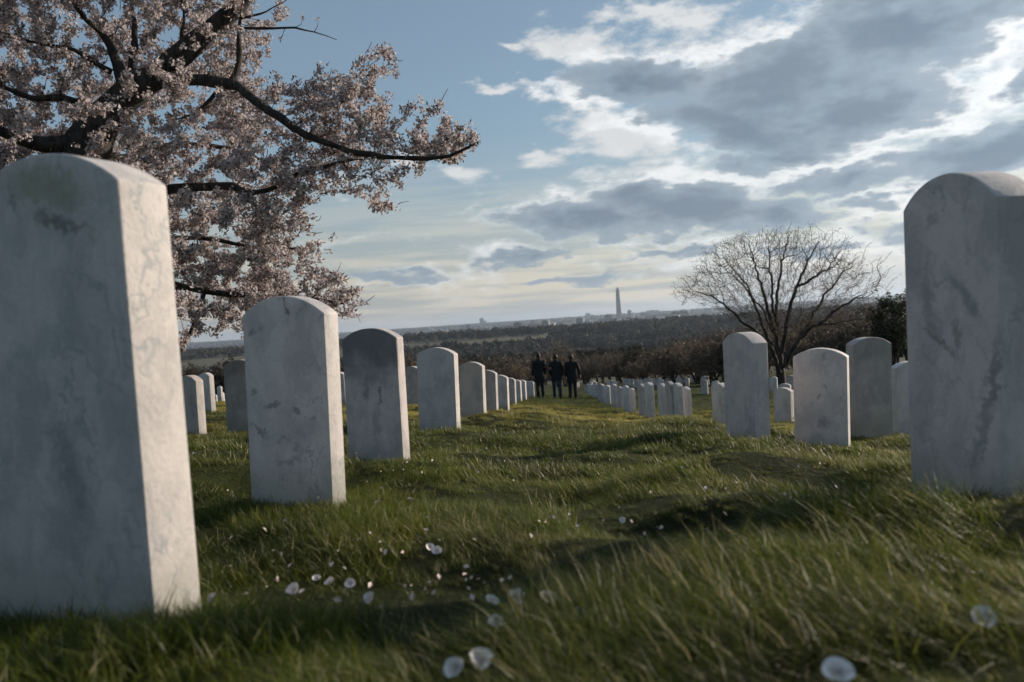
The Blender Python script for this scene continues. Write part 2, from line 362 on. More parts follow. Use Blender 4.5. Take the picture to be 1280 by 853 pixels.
MOUNDS = [(1.0, 1.0, -.03, .14), (.36, 1.30, .035, .10), (.55, 1.85, .035, .13), (.62, 1.25, -.02, .09), (.28, 1.75, -.03, .1), (.85, 1.9, -.03, .12), (.12, 1.55, .035, .12), (.9, 1.3, .025, .09), (.75, 2.9, .07, .24), (.12, 2.35, -.05, .17), (-.1, 1.45, -.035, .16), (.25, 3.4, .05, .22), (-.15, 3.9, -.05, .2), (-.42, .98, .04, .13), (.5, 4.6, .06, .3), (1.2, 3.4, .05, .3), (-.3, 5.3, .05, .25), (.3, 6.6, -.06, .35), (1.3, 7.5, .06, .4), (-.1, 8.2, .06, .3)]
def hummock(x, y):                       # small mounds and hollows in the turf
    x = np.asarray(x, float); y = np.asarray(y, float); d = np.full(x.shape, 9.0)
    for v in STONES.values():
        if v[1] < 9: d = np.minimum(d, np.hypot(x-v[0], y-v[1]))
    q = vnoise(x, y, .62, 5)*.65 + vnoise(x+.3*y, y, .34, 7)*.35
    hm_ = 0
    for (mx, my, mh, mr) in MOUNDS: hm_ = hm_ + 1.35*mh*np.exp(-((x-mx)**2+((y-my)*1.15)**2)/(2*mr*mr))
    return hm_ + ((q-.46)*.21*(.25+.75*sstep(.22, .6, d))*(.45 + .55*sstep(1.1, 2.2, np.hypot(x, y))) + (vnoise(x, y, .2, 6)-.5)*.022)*(1-sstep(14, 30, np.hypot(x, y)))
def gz(x, y): return ground_z(x, y) + hummock(x, y)
# ---------------------------------------------------------------- ground sheet
rs = np.concatenate([np.arange(.0, 3, .06), np.geomspace(3, 40, 170)[0:], np.geomspace(42, 400, 90), np.geomspace(420, 26000, 120)])
na_ = 300
th = np.concatenate([np.linspace(-.78, .78, 240, endpoint=False), np.linspace(.78, 2*np.pi-.78, 60, endpoint=False)])
RR, TT = np.meshgrid(rs, th, indexing='ij')
gx, gy = RR*np.sin(TT), RR*np.cos(TT)
gv = np.stack([gx, gy, gz(gx, gy)], -1).reshape(-1, 3)
i = np.arange(len(rs)-1)[:, None]*na_ + np.arange(na_)[None]; j = np.arange(len(rs)-1)[:, None]*na_ + (np.arange(na_)[None]+1) % na_
me = fastmesh('ground', gv, np.stack([i, i+na_, j+na_, j], -1).reshape(-1, 4))
m, g, b = mat('turf'); co = obco(g); X_, Y_, Z_ = g.xyz(co)
n1 = g.noise(co, .55, 5, .6); n2 = g.noise(g.vm('MULTIPLY', co, (1, .35, 1)), 2.2, 6, .65); n3 = g.noise(co, 40, 5, .7)
near = g.mix(g.ss(n2, .3, .7), (.010, .014, .004), (.05, .06, .015))
near = g.mix(g.m('MULTIPLY', g.ss(n1, .50, .72), .55), near, (.15, .15, .055))
near = g.mix(g.m('MULTIPLY', g.ss(n3, .45, .7), .5), near, (.03, .035, .012))
fld = g.noise(co, .0016, 5, .6)
farc = g.ramp(fld, [(.34, (.05, .05, .035)), (.5, (.10, .092, .065)), (.64, (.17, .155, .12))])
city = g.mix(g.ss(g.noise(g.vm('MULTIPLY', co, (1, 3, 1)), .006, 6, .75), .40, .66), (.035, .045, .055), (.15, .16, .17))
farc = g.mix(g.ss(Y_, 2600, 3200), farc, city)
farc = g.mix(g.ss(Y_, 7000, 8200), farc, (.035, .045, .05))
g.put(b.inputs['Base Color'], g.mix(g.ss(Y_, 110, 160), near, farc)); b.inputs['Roughness'].default_value = .95; b.inputs['Specular IOR Level'].default_value = .1
bp = g.new('ShaderNodeBump'); bp.inputs['Strength'].default_value = .9; bp.inputs['Distance'].default_value = .06
g.put(bp.inputs['Height'], g.m('ADD', n3, g.m('MULTIPLY', n2, 1.5))); g.put(b.inputs['Normal'], bp.outputs[0])
tag(link('ground', me, m, smooth=True), kind='structure', label='grassy hillside falling away to a wooded valley and the far city')

# ---------------------------------------------------------------- headstones
def stone_mesh(W, H, T, rise=.165, low=False, seed=0):
    """upright slab with a segmental arched top, edges worn round, walls running into the soil"""
    bm = bmesh.new(); n = 8 if low else 22; sh = H - rise*W
    r = (W*W/4 + (rise*W)**2)/(2*rise*W); a = math.asin(W/2/r); prof = [(W/2, -.25), (W/2, sh*.5), (W/2, sh)] if not low else [(W/2, -.25), (W/2, sh)]
    for k in range(1, n): t = a - 2*a*k/n; prof.append((r*math.sin(t), H - r + r*math.cos(t)))
    prof += [(-W/2, sh), (-W/2, sh*.5), (-W/2, -.25)] if not low else [(-W/2, sh), (-W/2, -.25)]
    f = [bm.verts.new((x, 0, z)) for x, z in prof]; k = [bm.verts.new((x, T, z)) for x, z in prof]
    bm.faces.new(f[::-1]); bm.faces.new(k)
    for q in range(len(f)): bm.faces.new((f[q], f[(q+1) % len(f)], k[(q+1) % len(f)], k[q]))
    bm.normal_update()
    if not low:
        ed = [e for e in bm.edges if e.is_manifold and e.calc_face_angle(0) > .7 and max(v.co.z for v in e.verts) > -.2]
        bmesh.ops.bevel(bm, geom=ed, offset=.0055, segments=3, profile=.6, affect='EDGES', clamp_overlap=True)
        for v in bm.verts:               # chips and wear
            q = mnoise.noise(v.co*18 + Vector((seed*7.7, 0, seed))); v.co += Vector((0, 0, 1))*q*.0012 + Vector((1, 0, 0))*q*.0010*(1 if v.co.x < 0 else -1)
    bmesh.ops.recalc_face_normals(bm, faces=bm.faces)
    me = bpy.data.meshes.new('headstone'); bm.to_mesh(me); bm.free()
    me.polygons.foreach_set('use_smooth', np.ones(len(me.polygons), bool))
    try: me.set_sharp_from_angle(angle=R(32))
    except Exception: pass
    return me
def stone(v, m, label, group, low=False, me=None, seed=0, rise=.165):
    x, y, z, yaw, lean, W, H, T = v
    me = me or stone_mesh(W, H, T, rise=rise, low=low, seed=seed)
    o = bpy.data.objects.new('headstone', me); C.objects.link(o)
    if not me.materials: me.materials.append(m)
    o.matrix_world = Matrix.Translation((x, y, z)) @ Matrix.Rotation(-yaw, 4, 'Z') @ Matrix.Rotation(min(lean, R(2)), 4, 'Y')
    return tag(o, label, 'headstone', group)
gry = (.20, .205, .205); grn = (.20, .205, .13)
M1 = marble('marble_greenish', base=(0.570, 0.528, 0.502), seed=1, va=.9, warm=.0, speck=.12, streak=.25, stains=[(.03, .665, .13, .035, 14, (.25, .25, .16), .75), (.06, .605, .09, .014, 22, (.13, .13, .09), .8), (-.05, .655, .012, .03, -20, gry, .8), (.03, .22, .03, .12, -20, gry, .6), (0.0, .13, .06, .05, 0, gry, .4), (-.02, .42, .14, .03, -25, (.32, .33, .35), .45)])
M2 = marble('marble_veined', base=(0.600, 0.557, 0.532), seed=2, va=.9, warm=.0, speck=.18, streak=.15, stains=[(.02, .585, .006, .022, 0, (.08, .08, .08), 1), (.025, .56, .012, .012, 0, (.08, .08, .08), .8), (-.13, .50, .02, .008, 0, gry, .9), (-.09, .505, .01, .006, 0, gry, .8), (.08, .565, .01, .008, 0, gry, .7), (-.06, .275, .05, .010, -12, gry, .8), (.05, .255, .03, .010, 25, gry, .9), (.10, .24, .02, .008, -30, gry, .7), (-.12, .19, .045, .010, 30, gry, .9), (-.02, .165, .04, .008, -10, gry, .6), (.01, .10, .08, .012, -12, gry, .55), (-.14, .31, .02, .008, 0, gry, .7), (.13, .30, .02, .006, -20, gry, .6)])
M3 = marble('marble_darktop', base=(0.530, 0.480, 0.463), seed=3, va=.5, warm=.1, speck=.35, top=.80, streak=.35, stains=[(.05, .33, .012, .07, 8, (.1, .1, .1), .8), (-.03, .34, .02, .05, 0, (.12, .12, .12), .6), (.02, .2, .03, .12, 12, gry, .4)])
M4 = marble('marble_pale', base=(0.560, 0.518, 0.492), seed=4, va=.3, warm=.1, speck=.25)
MR0 = marble('marble_bold', base=(0.600, 0.547, 0.522), seed=6, vs=2.6, va=.8, warm=.4, speck=.06, streak=.18, stains=[(-.045, .60, .012, .03, 10, (.28, .26, .24), .6), (-.055, .40, .02, .10, -14, (.27, .25, .24), .6), (-.03, .33, .07, .010, 35, (.22, .20, .18), .8), (.02, .34, .012, .05, -6, (.24, .22, .2), .7), (.05, .43, .085, .016, 50, (.24, .25, .27), .75), (.11, .25, .016, .14, 16, (.22, .22, .22), .8), (.085, .12, .016, .10, 20, (.25, .25, .26), .8)])
MR1 = marble('marble_streaked', base=(0.580, 0.528, 0.502), seed=7, va=.5, warm=.4, speck=.12, streak=.55)
MR2 = marble('marble_mottled', base=(0.630, 0.576, 0.552), seed=8, va=.2, warm=.05, speck=.30, streak=.2, stains=[(.02, .20, .05, .05, 20, (.15, .16, .17), .6), (-.01, .36, .01, .02, 0, gry, .8), (.03, .42, .012, .015, 0, gry, .7), (.02, .60, .012, .03, 0, gry, .7), (.13, .38, .008, .04, 0, gry, .6), (-.02, .10, .05, .05, -30, gry, .5)])
MR3 = marble('marble_grey', base=(0.420, 0.384, 0.355), seed=9, va=.4, warm=.15, speck=.5, top=.35, streak=.4)
MG = [marble('marble_a', base=(0.550, 0.509, 0.483), seed=11, va=.4, speck=.25), marble('marble_b', base=(0.590, 0.547, 0.522), seed=12, va=.3, speck=.15), marble('marble_c', base=(0.480, 0.432, 0.414), seed=13, va=.5, speck=.4, top=.25)]
GL, GR, GF = 'headstones in the row left of the grass path', 'headstones in the row right of the grass path', 'headstones in the cemetery rows'
big = dict(
 S1=(M1, 'huge nearest pale marble headstone at the left edge with greenish stained top and sunlit side', GL),
 S2=(M2, 'white headstone with scattered dark flecks, second nearest left of the path under the blossom', GL),
 S3=(M3, 'headstone with dark blackened upper half, behind the flecked white one left of the path', GL),
 S4=(M4, 'plain grey-white headstone just behind the dark-topped one, fourth in the left row', GL),
 S5=(MG[0], 'fifth headstone of the left row, first one behind the plain grey-white fourth', GL),
 S6=(MG[2], 'sixth headstone of the left row, narrow sunlit edge, well before the walkers', GL),
 S7=(MG[0], 'seventh headstone of the left row counting from the camera', GL),
 S8=(MG[2], 'eighth headstone of the left row counting from the camera', GL),
 S9=(MG[0], 'ninth headstone of the left row, three short of the walkers', GL),
 S10=(MG[1], 'tenth headstone of the left row, close before the walkers', GL),
 S11=(MG[0], 'eleventh tiny headstone of the left row, beside the walkers', GL),
 S12=(MG[1], 'twelfth tiny headstone of the left row, at the left walker\'s feet', GL),
 L0=(MG[2], 'half hidden headstone seen in the gap between the dark-topped stone and the one behind it', GF),
 L1=(MG[0], 'headstone with sunlit side just right of the huge nearest one, second row left', GF),
 L2=(MG[1], 'smaller headstone behind the sunlit-sided one, between the huge and the flecked stones', GF),
 L4=(MR3, 'grey headstone half hidden behind the left edge of the flecked white one', GF),
 L5=(MG[1], 'tiny far headstone in the gap left of the half hidden grey one', GF),
 R0=(MR0, 'huge veined marble headstone at the right edge with brown and grey veins', GR),
 R1=(MR1, 'tall streaked headstone turned edge-on before the bare tree, showing two faces', GR),
 R2=(MR2, 'mottled white headstone facing the camera, between the bare tree and the huge right stone', GR),
 R3=(MR3, 'dull grey headstone just left of the huge veined stone at the right edge', GR),
 R4=(MG[1], 'sliver of a pale headstone peeping out behind the left edge of the huge right stone', GF),
 R5=(MG[0], 'small headstone between the streaked turned stone and the mottled white one', GF),
 R6=(MG[0], 'small headstone half hidden behind the left edge of the streaked turned stone', GF))
ordn = ['nearest', 'second', 'third', 'fourth', 'fifth', 'sixth', 'seventh', 'eighth', 'ninth', 'tenth', 'eleventh', 'twelfth', 'thirteenth', 'fourteenth', 'fifteenth']
for k, v in STONES.items():
    v = list(v); v[2] -= .0
    if k in ('S7', 'S8', 'S9'): v[5] = .33
    if k[0] == 'P' and int(k[1:]) < 11: v[3] += .08; v[5] = .27; v[7] = .07
    if k in big: stone(v, big[k][0], big[k][1], big[k][2], seed=len(k)+ord(k[-1]), rise={'R0': .25, 'R1': .2}.get(k, .165))
    else:
        q = int(k[1:]) - 1
        stone(v, MG[q % 3], '%s headstone from the camera in the small edge-on row right of the path' % ordn[q], GR, low=q > 8, seed=q)
# the rows go on across the hillside: alike stones share one mesh
lowm = [stone_mesh(.33, h, .10, low=True) for h in (.60, .64, .68)]
for q in range(3): lowm[q].materials.append(MG[q])
taken = [(v[0], v[1]) for v in STONES.values()]
def px_of(x, y, z):
    v = np.array([x, y, z-CAMZ])@CMN; return 640+FPX*v[0]/-v[2], 426.5-FPX*v[1]/-v[2]
BUSY = []
def far_stone(x, y, lab, yaw=None, grp=GF):
    if any(abs(x-a) < .45 and abs(y-b_) < .9 for a, b_ in taken): return
    if y > 14 and -.2 + y*.006 < x < 2.6 + y*.03: return        # the grass path stays free
    q = random.randrange(3); z = float(ground_z(x, y)) + .03
    stone((x, y, z, (R(20) if x < 2 else R(38)) + random.uniform(-.06, .06), random.uniform(-.02, .02), .33, .64, .1), None, lab, grp, me=lowm[q]); taken.append((x, y))
LR, LLf, LF = ('small pale headstone in the crowded rows beyond the big right-hand stones', 'small pale headstone in the rows behind the left-hand stones', 'tiny pale headstone in the far sunlit field of graves at the foot of the slope')
for col in range(7):                     # right, nearer rows
    for row in range(11):
        x = 6.3 + col*2.6 + row*.32 + random.uniform(-.15, .15); y = 10.5 + row*3.1 + random.uniform(-.3, .3)
        if abs(px_of(x, y, ground_z(x, y))[0] - 955) > 345 or px_of(x, y, 0)[0] < 868 or (px_of(x, y, 0)[0] < 905 and y < 16): continue
        far_stone(x, y, LR, grp='crowded headstones right of the path')
for col in range(8):                     # left rows
    for row in range(9):
        x = -3.4 - col*2.3 + random.uniform(-.15, .15); y = 16.0 + row*4.4 + random.uniform(-.3, .3)
        p = px_of(x, y, ground_z(x, y))[0]
        if p < 232 or p > 660: continue
        far_stone(x, y, LLf, grp='headstones behind the left row')
for row in range(13):                    # far field at the foot of the slope
    for col in range(17):
        x = 4.5 + col*1.9 + row*.25 + random.uniform(-.2, .2); y = 66 + row*2.6 + random.uniform(-.4, .4)
        p = px_of(x, y, ground_z(x, y))[0]
        if p < 700 or p > 885 or x < 2.6+y*.045: continue
        far_stone(x, y, LF, grp='far field of headstones')
print('stones', len(taken))
# ---------------------------------------------------------------- trees
def smooth_path(pts, rad, step=.12, jit=.0):
    """resample a coarse polyline with a Catmull-Rom curve, with a little waviness"""
    P = np.asarray(pts, float); r = np.asarray(rad, float); P = np.vstack([2*P[0]-P[1], P, 2*P[-1]-P[-2]]); out, ro = [], []
    for i in range(1, len(P)-2):
        L = np.linalg.norm(P[i+1]-P[i]); n = max(2, int(L/step))
        for k in range(n):
            t = k/n; out.append(.5*((2*P[i]) + (-P[i-1]+P[i+1])*t + (2*P[i-1]-5*P[i]+4*P[i+1]-P[i+2])*t*t + (-P[i-1]+3*P[i]-3*P[i+1]+P[i+2])*t**3)); ro.append(r[i-1]*(1-t)+r[i]*t)
    out.append(P[-2]); ro.append(r[-1]); out = np.array(out); ro = np.array(ro)
    if jit:
        w = np.cumsum(rng.normal(0, jit, out.shape), 0); w -= np.linspace(0, 1, len(w))[:, None]*w[-1]; out = out + w
    return out, ro
def inpoly(x, z, poly):
    inside = False; n = len(poly)
    for i in range(n):
        x1, z1 = poly[i]; x2, z2 = poly[(i+1) % n]
        if (z1 > z) != (z2 > z) and x < (x2-x1)*(z-z1)/(z2-z1)+x1: inside = not inside
    return inside
def grow(nodes, nrad, atts, seglen, maxlen, r0, droop=0., up=.0, minlen=.12, org=None):
    """twigs reach from the nearest wood towards points of the crown; returns paths"""
    N = [np.asarray(nodes)]; RD = [np.asarray(nrad)]; paths = []
    allN = np.concatenate(N); allR = np.concatenate(RD)
    for a in atts:
        d = np.linalg.norm(allN - a, axis=1); cst = d + rng.uniform(0, .12*seglen, len(d))
        if org is not None:
            rd = allN - org; rd /= np.linalg.norm(rd, axis=1)[:, None]+1e-9; cst = cst*(1.9 - (rd*((a-allN)/(d[:, None]+1e-9))).sum(1))
        i = int(np.argmin(cst)); L = d[i]
        if L < minlen: continue
        s = allN[i]; v = a - s
        if L > maxlen: v = v*maxlen/L; L = maxlen
        n = max(3, int(L/seglen)+1); t = np.linspace(0, 1, n)[:, None]
        perp = rng.normal(0, 1, 3); perp -= perp.dot(v)*v/(v@v); perp /= np.linalg.norm(perp)+1e-9
        bow = perp*L*.10 + np.array([0, 0, -up*L])
        p = s + v*t + bow*np.sin(np.pi*t) + rng.normal(0, seglen*.07, (n, 3))*(t > 0)
        p[:, 2] += -droop*L*t[:, 0]**2
        r = min(allR[i]*.75, r0*(L/maxlen)**.5 + r0*.25); rr = r*(1-.75*t[:, 0]); paths.append((p, rr))
        allN = np.concatenate([allN, p[1:]]); allR = np.concatenate([allR, rr[1:]])
    return paths

# flowering cherry, 7-8 m away: its limbs were surveyed as bearings and distances
bark = barkmat('cherry_bark', (.014, .012, .011), (.055, .048, .042), 16)
twigm = flat('twig_bark', (.045, .036, .032), .85)
CD = 7.5
def A(pts, d0=CD): return [at(q[0], q[1], (q[2] if len(q) > 2 else d0)) for q in pts]
root = empty('cherry_tree', (at(70, 545, 7.6)[0], 7.5, float(ground_z(at(70, 545, 7.6)[0], 7.5))))
tag(root, 'flowering cherry tree with dark mossy limbs and pale pink blossom at upper left', 'tree')
def rel(p): return np.asarray(p) - np.array(root.location)
foot = np.array(root.location)
trunk = [foot + np.array([-.05, .0, -.25]), foot+np.array([0, 0, .4]), *A([(88, 400), (92, 300), (98, 225), (112, 178), (140, 136), (172, 108), (205, 84), (232, 62), (262, 34), (290, 12), (315, -18), (330, -70)])]
trad = [.28, .22, .19, .19, .20, .19, .155, .135, .12, .105, .09, .08, .06, .03]
branches = [
 ([(160, 118), (150, 95), (144, 77), (137, 59), (124, 39), (103, 20, 7.2), (80, -20, 7.)], .065),
 ([(165, 112), (169, 72, 7.6), (170, 39, 7.7), (163, 0, 7.8), (165, -40, 7.8)], .045),
 ([(192, 100), (212, 101, 7.4), (240, 98, 7.3), (284, 102, 7.2), (304, 108, 7.2), (322, 122, 7.1), (354, 144, 7.), (386, 165, 7.), (426, 183, 7.), (466, 193, 6.9), (519, 197, 6.9), (560, 195, 6.9), (598, 178, 6.9)], .062),
 ([(289, 103, 7.2), (299, 77, 7.2), (301, 35, 7.2), (303, 8, 7.2), (310, -30, 7.2)], .032),
 ([(301, 35, 7.2), (340, 35, 7.2), (370, 36, 7.2), (394, 41, 7.1), (421, 50, 7.1)], .015),
 ([(303, 22, 7.2), (325, 18, 7.2), (341, 10, 7.2), (365, -5, 7.2)], .014),
 ([(110, 250), (160, 246), (208, 241), (256, 237, 7.4), (290, 237, 7.3), (307, 246, 7.2), (346, 237, 7.1), (374, 220, 7.), (439, 200, 6.9)], .06),
 ([(307, 246, 7.2), (321, 259, 7.2), (331, 284, 7.2), (345, 320, 7.2)], .02),
 ([(92, 345), (150, 350, 7.4), (217, 353, 7.3), (248, 359, 7.3), (284, 365, 7.3), (313, 366, 7.2), (341, 372, 7.2), (390, 372, 7.1), (430, 380, 7.1)], .045),
 ([(256, 362, 7.3), (248, 391, 7.2), (234, 425, 7.2), (222, 447, 7.2)], .024),
 ([(110, 178), (60, 182, 7.3), (10, 168, 7.1), (-70, 130, 7.)], .10),
 ([(130, 140), (77, 122, 7.3), (40, 125, 7.2), (0, 108, 7.1), (-60, 80, 7.)], .045),
 ([(140, 90), (95, 64, 7.3), (51, 57, 7.2), (0, 40, 7.)], .028),
 ([(230, 62), (226, 40), (228, 15), (220, -30)], .03), ([(205, 88), (232, 80, 7.2), (255, 60, 7.1), (262, 50, 7.1)], .035),
 ([(284, 102, 7.2), (262, 122, 7.4), (238, 140, 7.6), (215, 150, 7.9)], .025),
 ([(100, 210), (150, 200, 7.9), (230, 180, 8.3), (310, 190, 8.6), (370, 235, 8.6)], .05), ([(96, 300), (170, 300, 7.9), (250, 300, 8.2), (330, 310, 8.4), (390, 310, 8.4)], .04),
 ([(110, 190), (60, 240, 7.8), (10, 260, 8.)], .04)]
tp, tr = smooth_path(trunk, trad, .12, .006)
tp = rel(tp); v, q = tubes([(tp, tr)], 14)
nn = np.array([mnoise.noise(Vector(p)*3.1) + .4*mnoise.noise(Vector(p)*11) for p in v]); ctr = np.repeat(tp, 14, 0); v = v + (v-ctr)*nn[:, None]*.22
link('trunk', fastmesh('trunk', v, q), bark, root, True)
nodes, nrad = [tp], [tr]
for pts, r in branches:
    n = len(pts); w = A(pts); p, rr = smooth_path(w, [r*(1-.82*k/(n-1)) for k in range(n)], .09, .006); p = rel(p)
    v, q = tubes([(p, rr)], 8); ctr = np.repeat(p, 8, 0); nn = np.array([mnoise.noise(Vector(s)*7) for s in v]); v = v + (v-ctr)*nn[:, None]*.3
    link('branch', fastmesh('branch', v, q), bark, root, True); nodes.append(p); nrad.append(rr)
nodes = np.concatenate(nodes); nrad = np.concatenate(nrad)
# crown envelope in the tree's own plane, metres
def plane(pts): return [tuple(rel(at(x, y, 7.2))[[0, 2]]) for x, y in pts]
env = plane([(-190, -120), (360, -120), (335, 0), (312, 30), (296, 62), (300, 100), (345, 118), (388, 112), (420, 92), (452, 82), (470, 68), (500, 78), (500, 118), (492, 150), (522, 150), (556, 128), (574, 152), (598, 172), (566, 202), (524, 208), (502, 222), (478, 268), (452, 248), (432, 222), (414, 238), (400, 262), (408, 300), (396, 328), (424, 338), (456, 364), (452, 384), (428, 396), (396, 384), (352, 384), (310, 392), (270, 420), (238, 432), (205, 430), (140, 330), (60, 330), (-190, 330)])
xs = [p[0] for p in env]; zs = [p[1] for p in env]; at1 = []
ex = plane([(300, 100), (600, 180)])
while len(at1) < 3300:
    x = rng.uniform(min(xs), max(xs)); z = rng.uniform(min(zs), max(zs))
    if not inpoly(x, z, env): continue
    wdt = 1.5 if x < rel(at(300, 100, 7.2))[0] else .45
    at1.append((x, rng.normal(0, wdt*.55) + (.1 if wdt > 1 else -.4), z))
at1 = np.array(at1); dmin = np.array([np.linalg.norm(nodes-a, axis=1).min() for a in at1]); at1 = at1[np.argsort(dmin)]
tw = grow(nodes, nrad, at1, .10, .85, .011, droop=.05, up=.10, minlen=.06, org=np.array([0, 0, 2.]))
bare = A([(318, 28, 7.2), (334, 8, 7.2), (350, 22, 7.2), (362, 14, 7.2), (380, 22, 7.2), (398, 24, 7.1), (412, 36, 7.1), (405, 52, 7.1), (385, 50, 7.1), (350, 50, 7.2), (345, 20, 7.2), (430, 60, 7.1), (330, 45, 7.2)])
tw2 = grow(np.concatenate([nodes]+[p for p, _ in tw]), np.concatenate([nrad]+[r for _, r in tw]), rel(np.array(bare)), .08, .6, .006, up=.05)
tips = []
for p_, r_ in tw:
    if rng.uniform() < .35:
        d_ = p_[-1]-p_[0]; d_ /= np.linalg.norm(d_)+1e-9; d_ = d_ + rng.normal(0, .25, 3) + np.array([.15, 0, .35]); L_ = rng.uniform(.03, .11)
        tips.append((np.array([p_[-1], p_[-1]+d_*L_*.5+rng.normal(0, .006, 3), p_[-1]+d_*L_]), [.0035, .003, .002]))
v, q = tubes(tw+tw2+tips, 4); tag(link('twigs', fastmesh('twigs', v, q), twigm, root), kind='stuff')
# blossom clusters: five-petalled flowers, with small coppery leaves
petm = leafmat('cherry_petal', (.42, .355, .36), (.80, .73, .72), .48, .6, .2)
copm = leafmat('coppery_leaf', (.09, .065, .045), (.17, .12, .08), .3, .5, .3)
def blossom(nf, nl, rad):
    V, F, MI = [], [], []
    for k in range(nf):
        n = Vector(rng.normal(0, 1, 3)).normalized(); c_ = n*rad*rng.uniform(.5, 1); a = n.orthogonal().normalized(); b_ = n.cross(a); R0 = .0125*rng.uniform(.8, 1.15)
        cup = rng.uniform(.1, .7)
        for p in range(5):
            t = p*2*math.pi/5 + rng.uniform(-.1, .1); d = a*math.cos(t)+b_*math.sin(t); s = n.cross(d); o = len(V)
            V += [c_, c_+d*R0*.6+s*R0*.48+n*R0*cup*.4, c_+d*R0*1.05+n*R0*cup, c_+d*R0*.6-s*R0*.48+n*R0*cup*.4]; F.append((o, o+1, o+2, o+3)); MI.append(0)
    for k in range(nl):
        d = Vector(rng.normal(0, 1, 3)).normalized(); s = d.orthogonal().normalized(); o = len(V); c_ = d*rad*.4
        V += [c_, c_+d*.018+s*.006, c_+d*.038, c_+d*.018-s*.006]; F.append((o, o+1, o+2, o+3)); MI.append(1)
    me = mesh('blossom', V, F); me.materials.append(petm); me.materials.append(copm); me.polygons.foreach_set('material_index', MI); return proto('blossom', me)
BL = [blossom(6, 2, .028), blossom(5, 2, .024), blossom(4, 2, .020), blossom(2, 2, .014)]
pts = []
for p, r in tw:
    L = np.linalg.norm(np.diff(p, axis=0), axis=1).sum(); n = int(L/.0095)
    if n < 1: continue
    t = rng.uniform(.15, 1.02, n)*(len(p)-1); i0 = np.clip(t.astype(int), 0, len(p)-2); f = (t-i0)[:, None]
    pts.append(p[i0]*(1-f)+p[i0+1]*f + rng.normal(0, .020, (n, 3)))
pts = np.concatenate(pts)
dens = np.array([mnoise.noise(Vector(p)*1.6) for p in pts]); keep = rng.uniform(0, 1, len(pts)) < np.clip(.85 + dens*1.2, .25, 1)
thick = nrad > .018; tn = nodes[thick]; tr_ = nrad[thick]
close = np.array([((np.hypot(tn[:, 0]-p[0], tn[:, 2]-p[2]) < tr_*1.9+.015) & (p[1] < tn[:, 1]+.03)).any() for p in pts]); keep &= ~(close & (rng.uniform(0, 1, len(pts)) < .96))
pts = pts[keep]; print('blossoms', len(pts), 'twigs', len(tw))
ends = np.array([p[-1] for p, _ in tw2]); pts = np.concatenate([pts, ends])
idx = rng.choice(4, len(pts), p=[.38, .30, .2, .12]); idx[-len(ends):] = 3
o = scatter('crown', pts, rng.uniform(0, 6.28, (len(pts), 3)), rng.uniform(.75, 1.3, len(pts)), BL, idx=idx, parent=root); tag(o, kind='stuff')

# large bare tree on the slope, 42 m away
bb = barkmat('bare_bark', (.016, .013, .011), (.050, .040, .032), 3)
bx = at(976, 482, 42); rt = empty('bare_tree', (bx[0], bx[1], float(ground_z(bx[0], bx[1]))))
tag(rt, 'large leafless tree with fanning limbs standing behind the right-hand headstones', 'tree')
def relb(p): return np.asarray(p) - np.array(rt.location)
def Bp(pts, d=42.): return relb(np.array([at(x, y, d+(q[0] if (q := r_) else 0)) for x, y, *r_ in pts]))
tk = np.vstack([[0, 0, -.4], [0, 0, .1], Bp([(976, 470), (974.5, 455), (974, 440)])]); tkr = [.34, .27, .235, .22, .17]
p, r = smooth_path(tk, tkr, .2); v, q = tubes([(p, r)], 10); link('trunk', fastmesh('trunk', v, q), bb, rt, True)
limbs = [[(974, 468), (960, 436, -1), (940, 412, -1.6), (918, 394, -2), (893, 372, -2), (868, 364, -2)], [(974, 458), (958, 425, .5), (948, 392, 1), (930, 352, 1.2), (904, 322, 1)],
 [(974, 450), (966, 415), (951, 368, -.5), (945, 335, -.5), (936, 305)], [(975, 448), (972, 405, .5), (976, 362, 1), (981, 325, 1.2), (986, 294, 1)],
 [(975, 446), (986, 402, -1), (998, 360, -1.4), (1012, 325, -1.2), (1024, 302, -1)], [(976, 455), (996, 418, 1), (1018, 385, 1.6), (1042, 352, 2), (1066, 330, 2)],
 [(976, 462), (1000, 430, -1), (1030, 402, -1.5), (1058, 382, -2), (1082, 366, -2)], [(966, 415), (946, 380, 1.6), (918, 345, 2), (890, 340, 2)], [(972, 405, .5), (962, 360, -1.6), (962, 320, -2), (966, 296, -2)], [(998, 360, -1.4), (1020, 345, -1), (1040, 330), (1052, 312)]]
N, RD = [p], [r]
for k, lb in enumerate(limbs):
    w = Bp(lb); n = len(w); pp, rr = smooth_path(w, [(.13 if k < 7 else .08)*(1-.85*s/(n-1)) for s in range(n)], .2, .045)
    v, q = tubes([(pp, rr)], 6); link('limb', fastmesh('limb', v, q), bb, rt, True); N.append(pp); RD.append(rr)
envb = [tuple(relb(at(x, y, 42))[[0, 2]]) for x, y in [(845, 366), (856, 345), (872, 330), (884, 308), (908, 296), (935, 290), (960, 286), (992, 288), (1020, 292), (1046, 302), (1064, 318), (1080, 336), (1092, 356), (1084, 380), (1066, 396), (1040, 405), (1006, 412), (985, 425), (958, 420), (935, 405), (905, 392), (870, 378)]]
at2 = []
while len(at2) < 3600:
    x = rng.uniform(-6, 6); z = rng.uniform(0, 9)
    if inpoly(x, z, envb): at2.append((x, rng.normal(0, 1.5), z))
at2 = np.array(at2); N = np.concatenate(N); dm = np.array([np.linalg.norm(N-a, axis=1).min() for a in at2]); at2 = at2[np.argsort(dm)]
oo = np.array([0, 0, 1.2]); rad_ = np.linalg.norm(at2-oo, axis=1); sel = at2[np.argsort(-rad_)][:420][::4]; sel = oo + (sel-oo)*.88
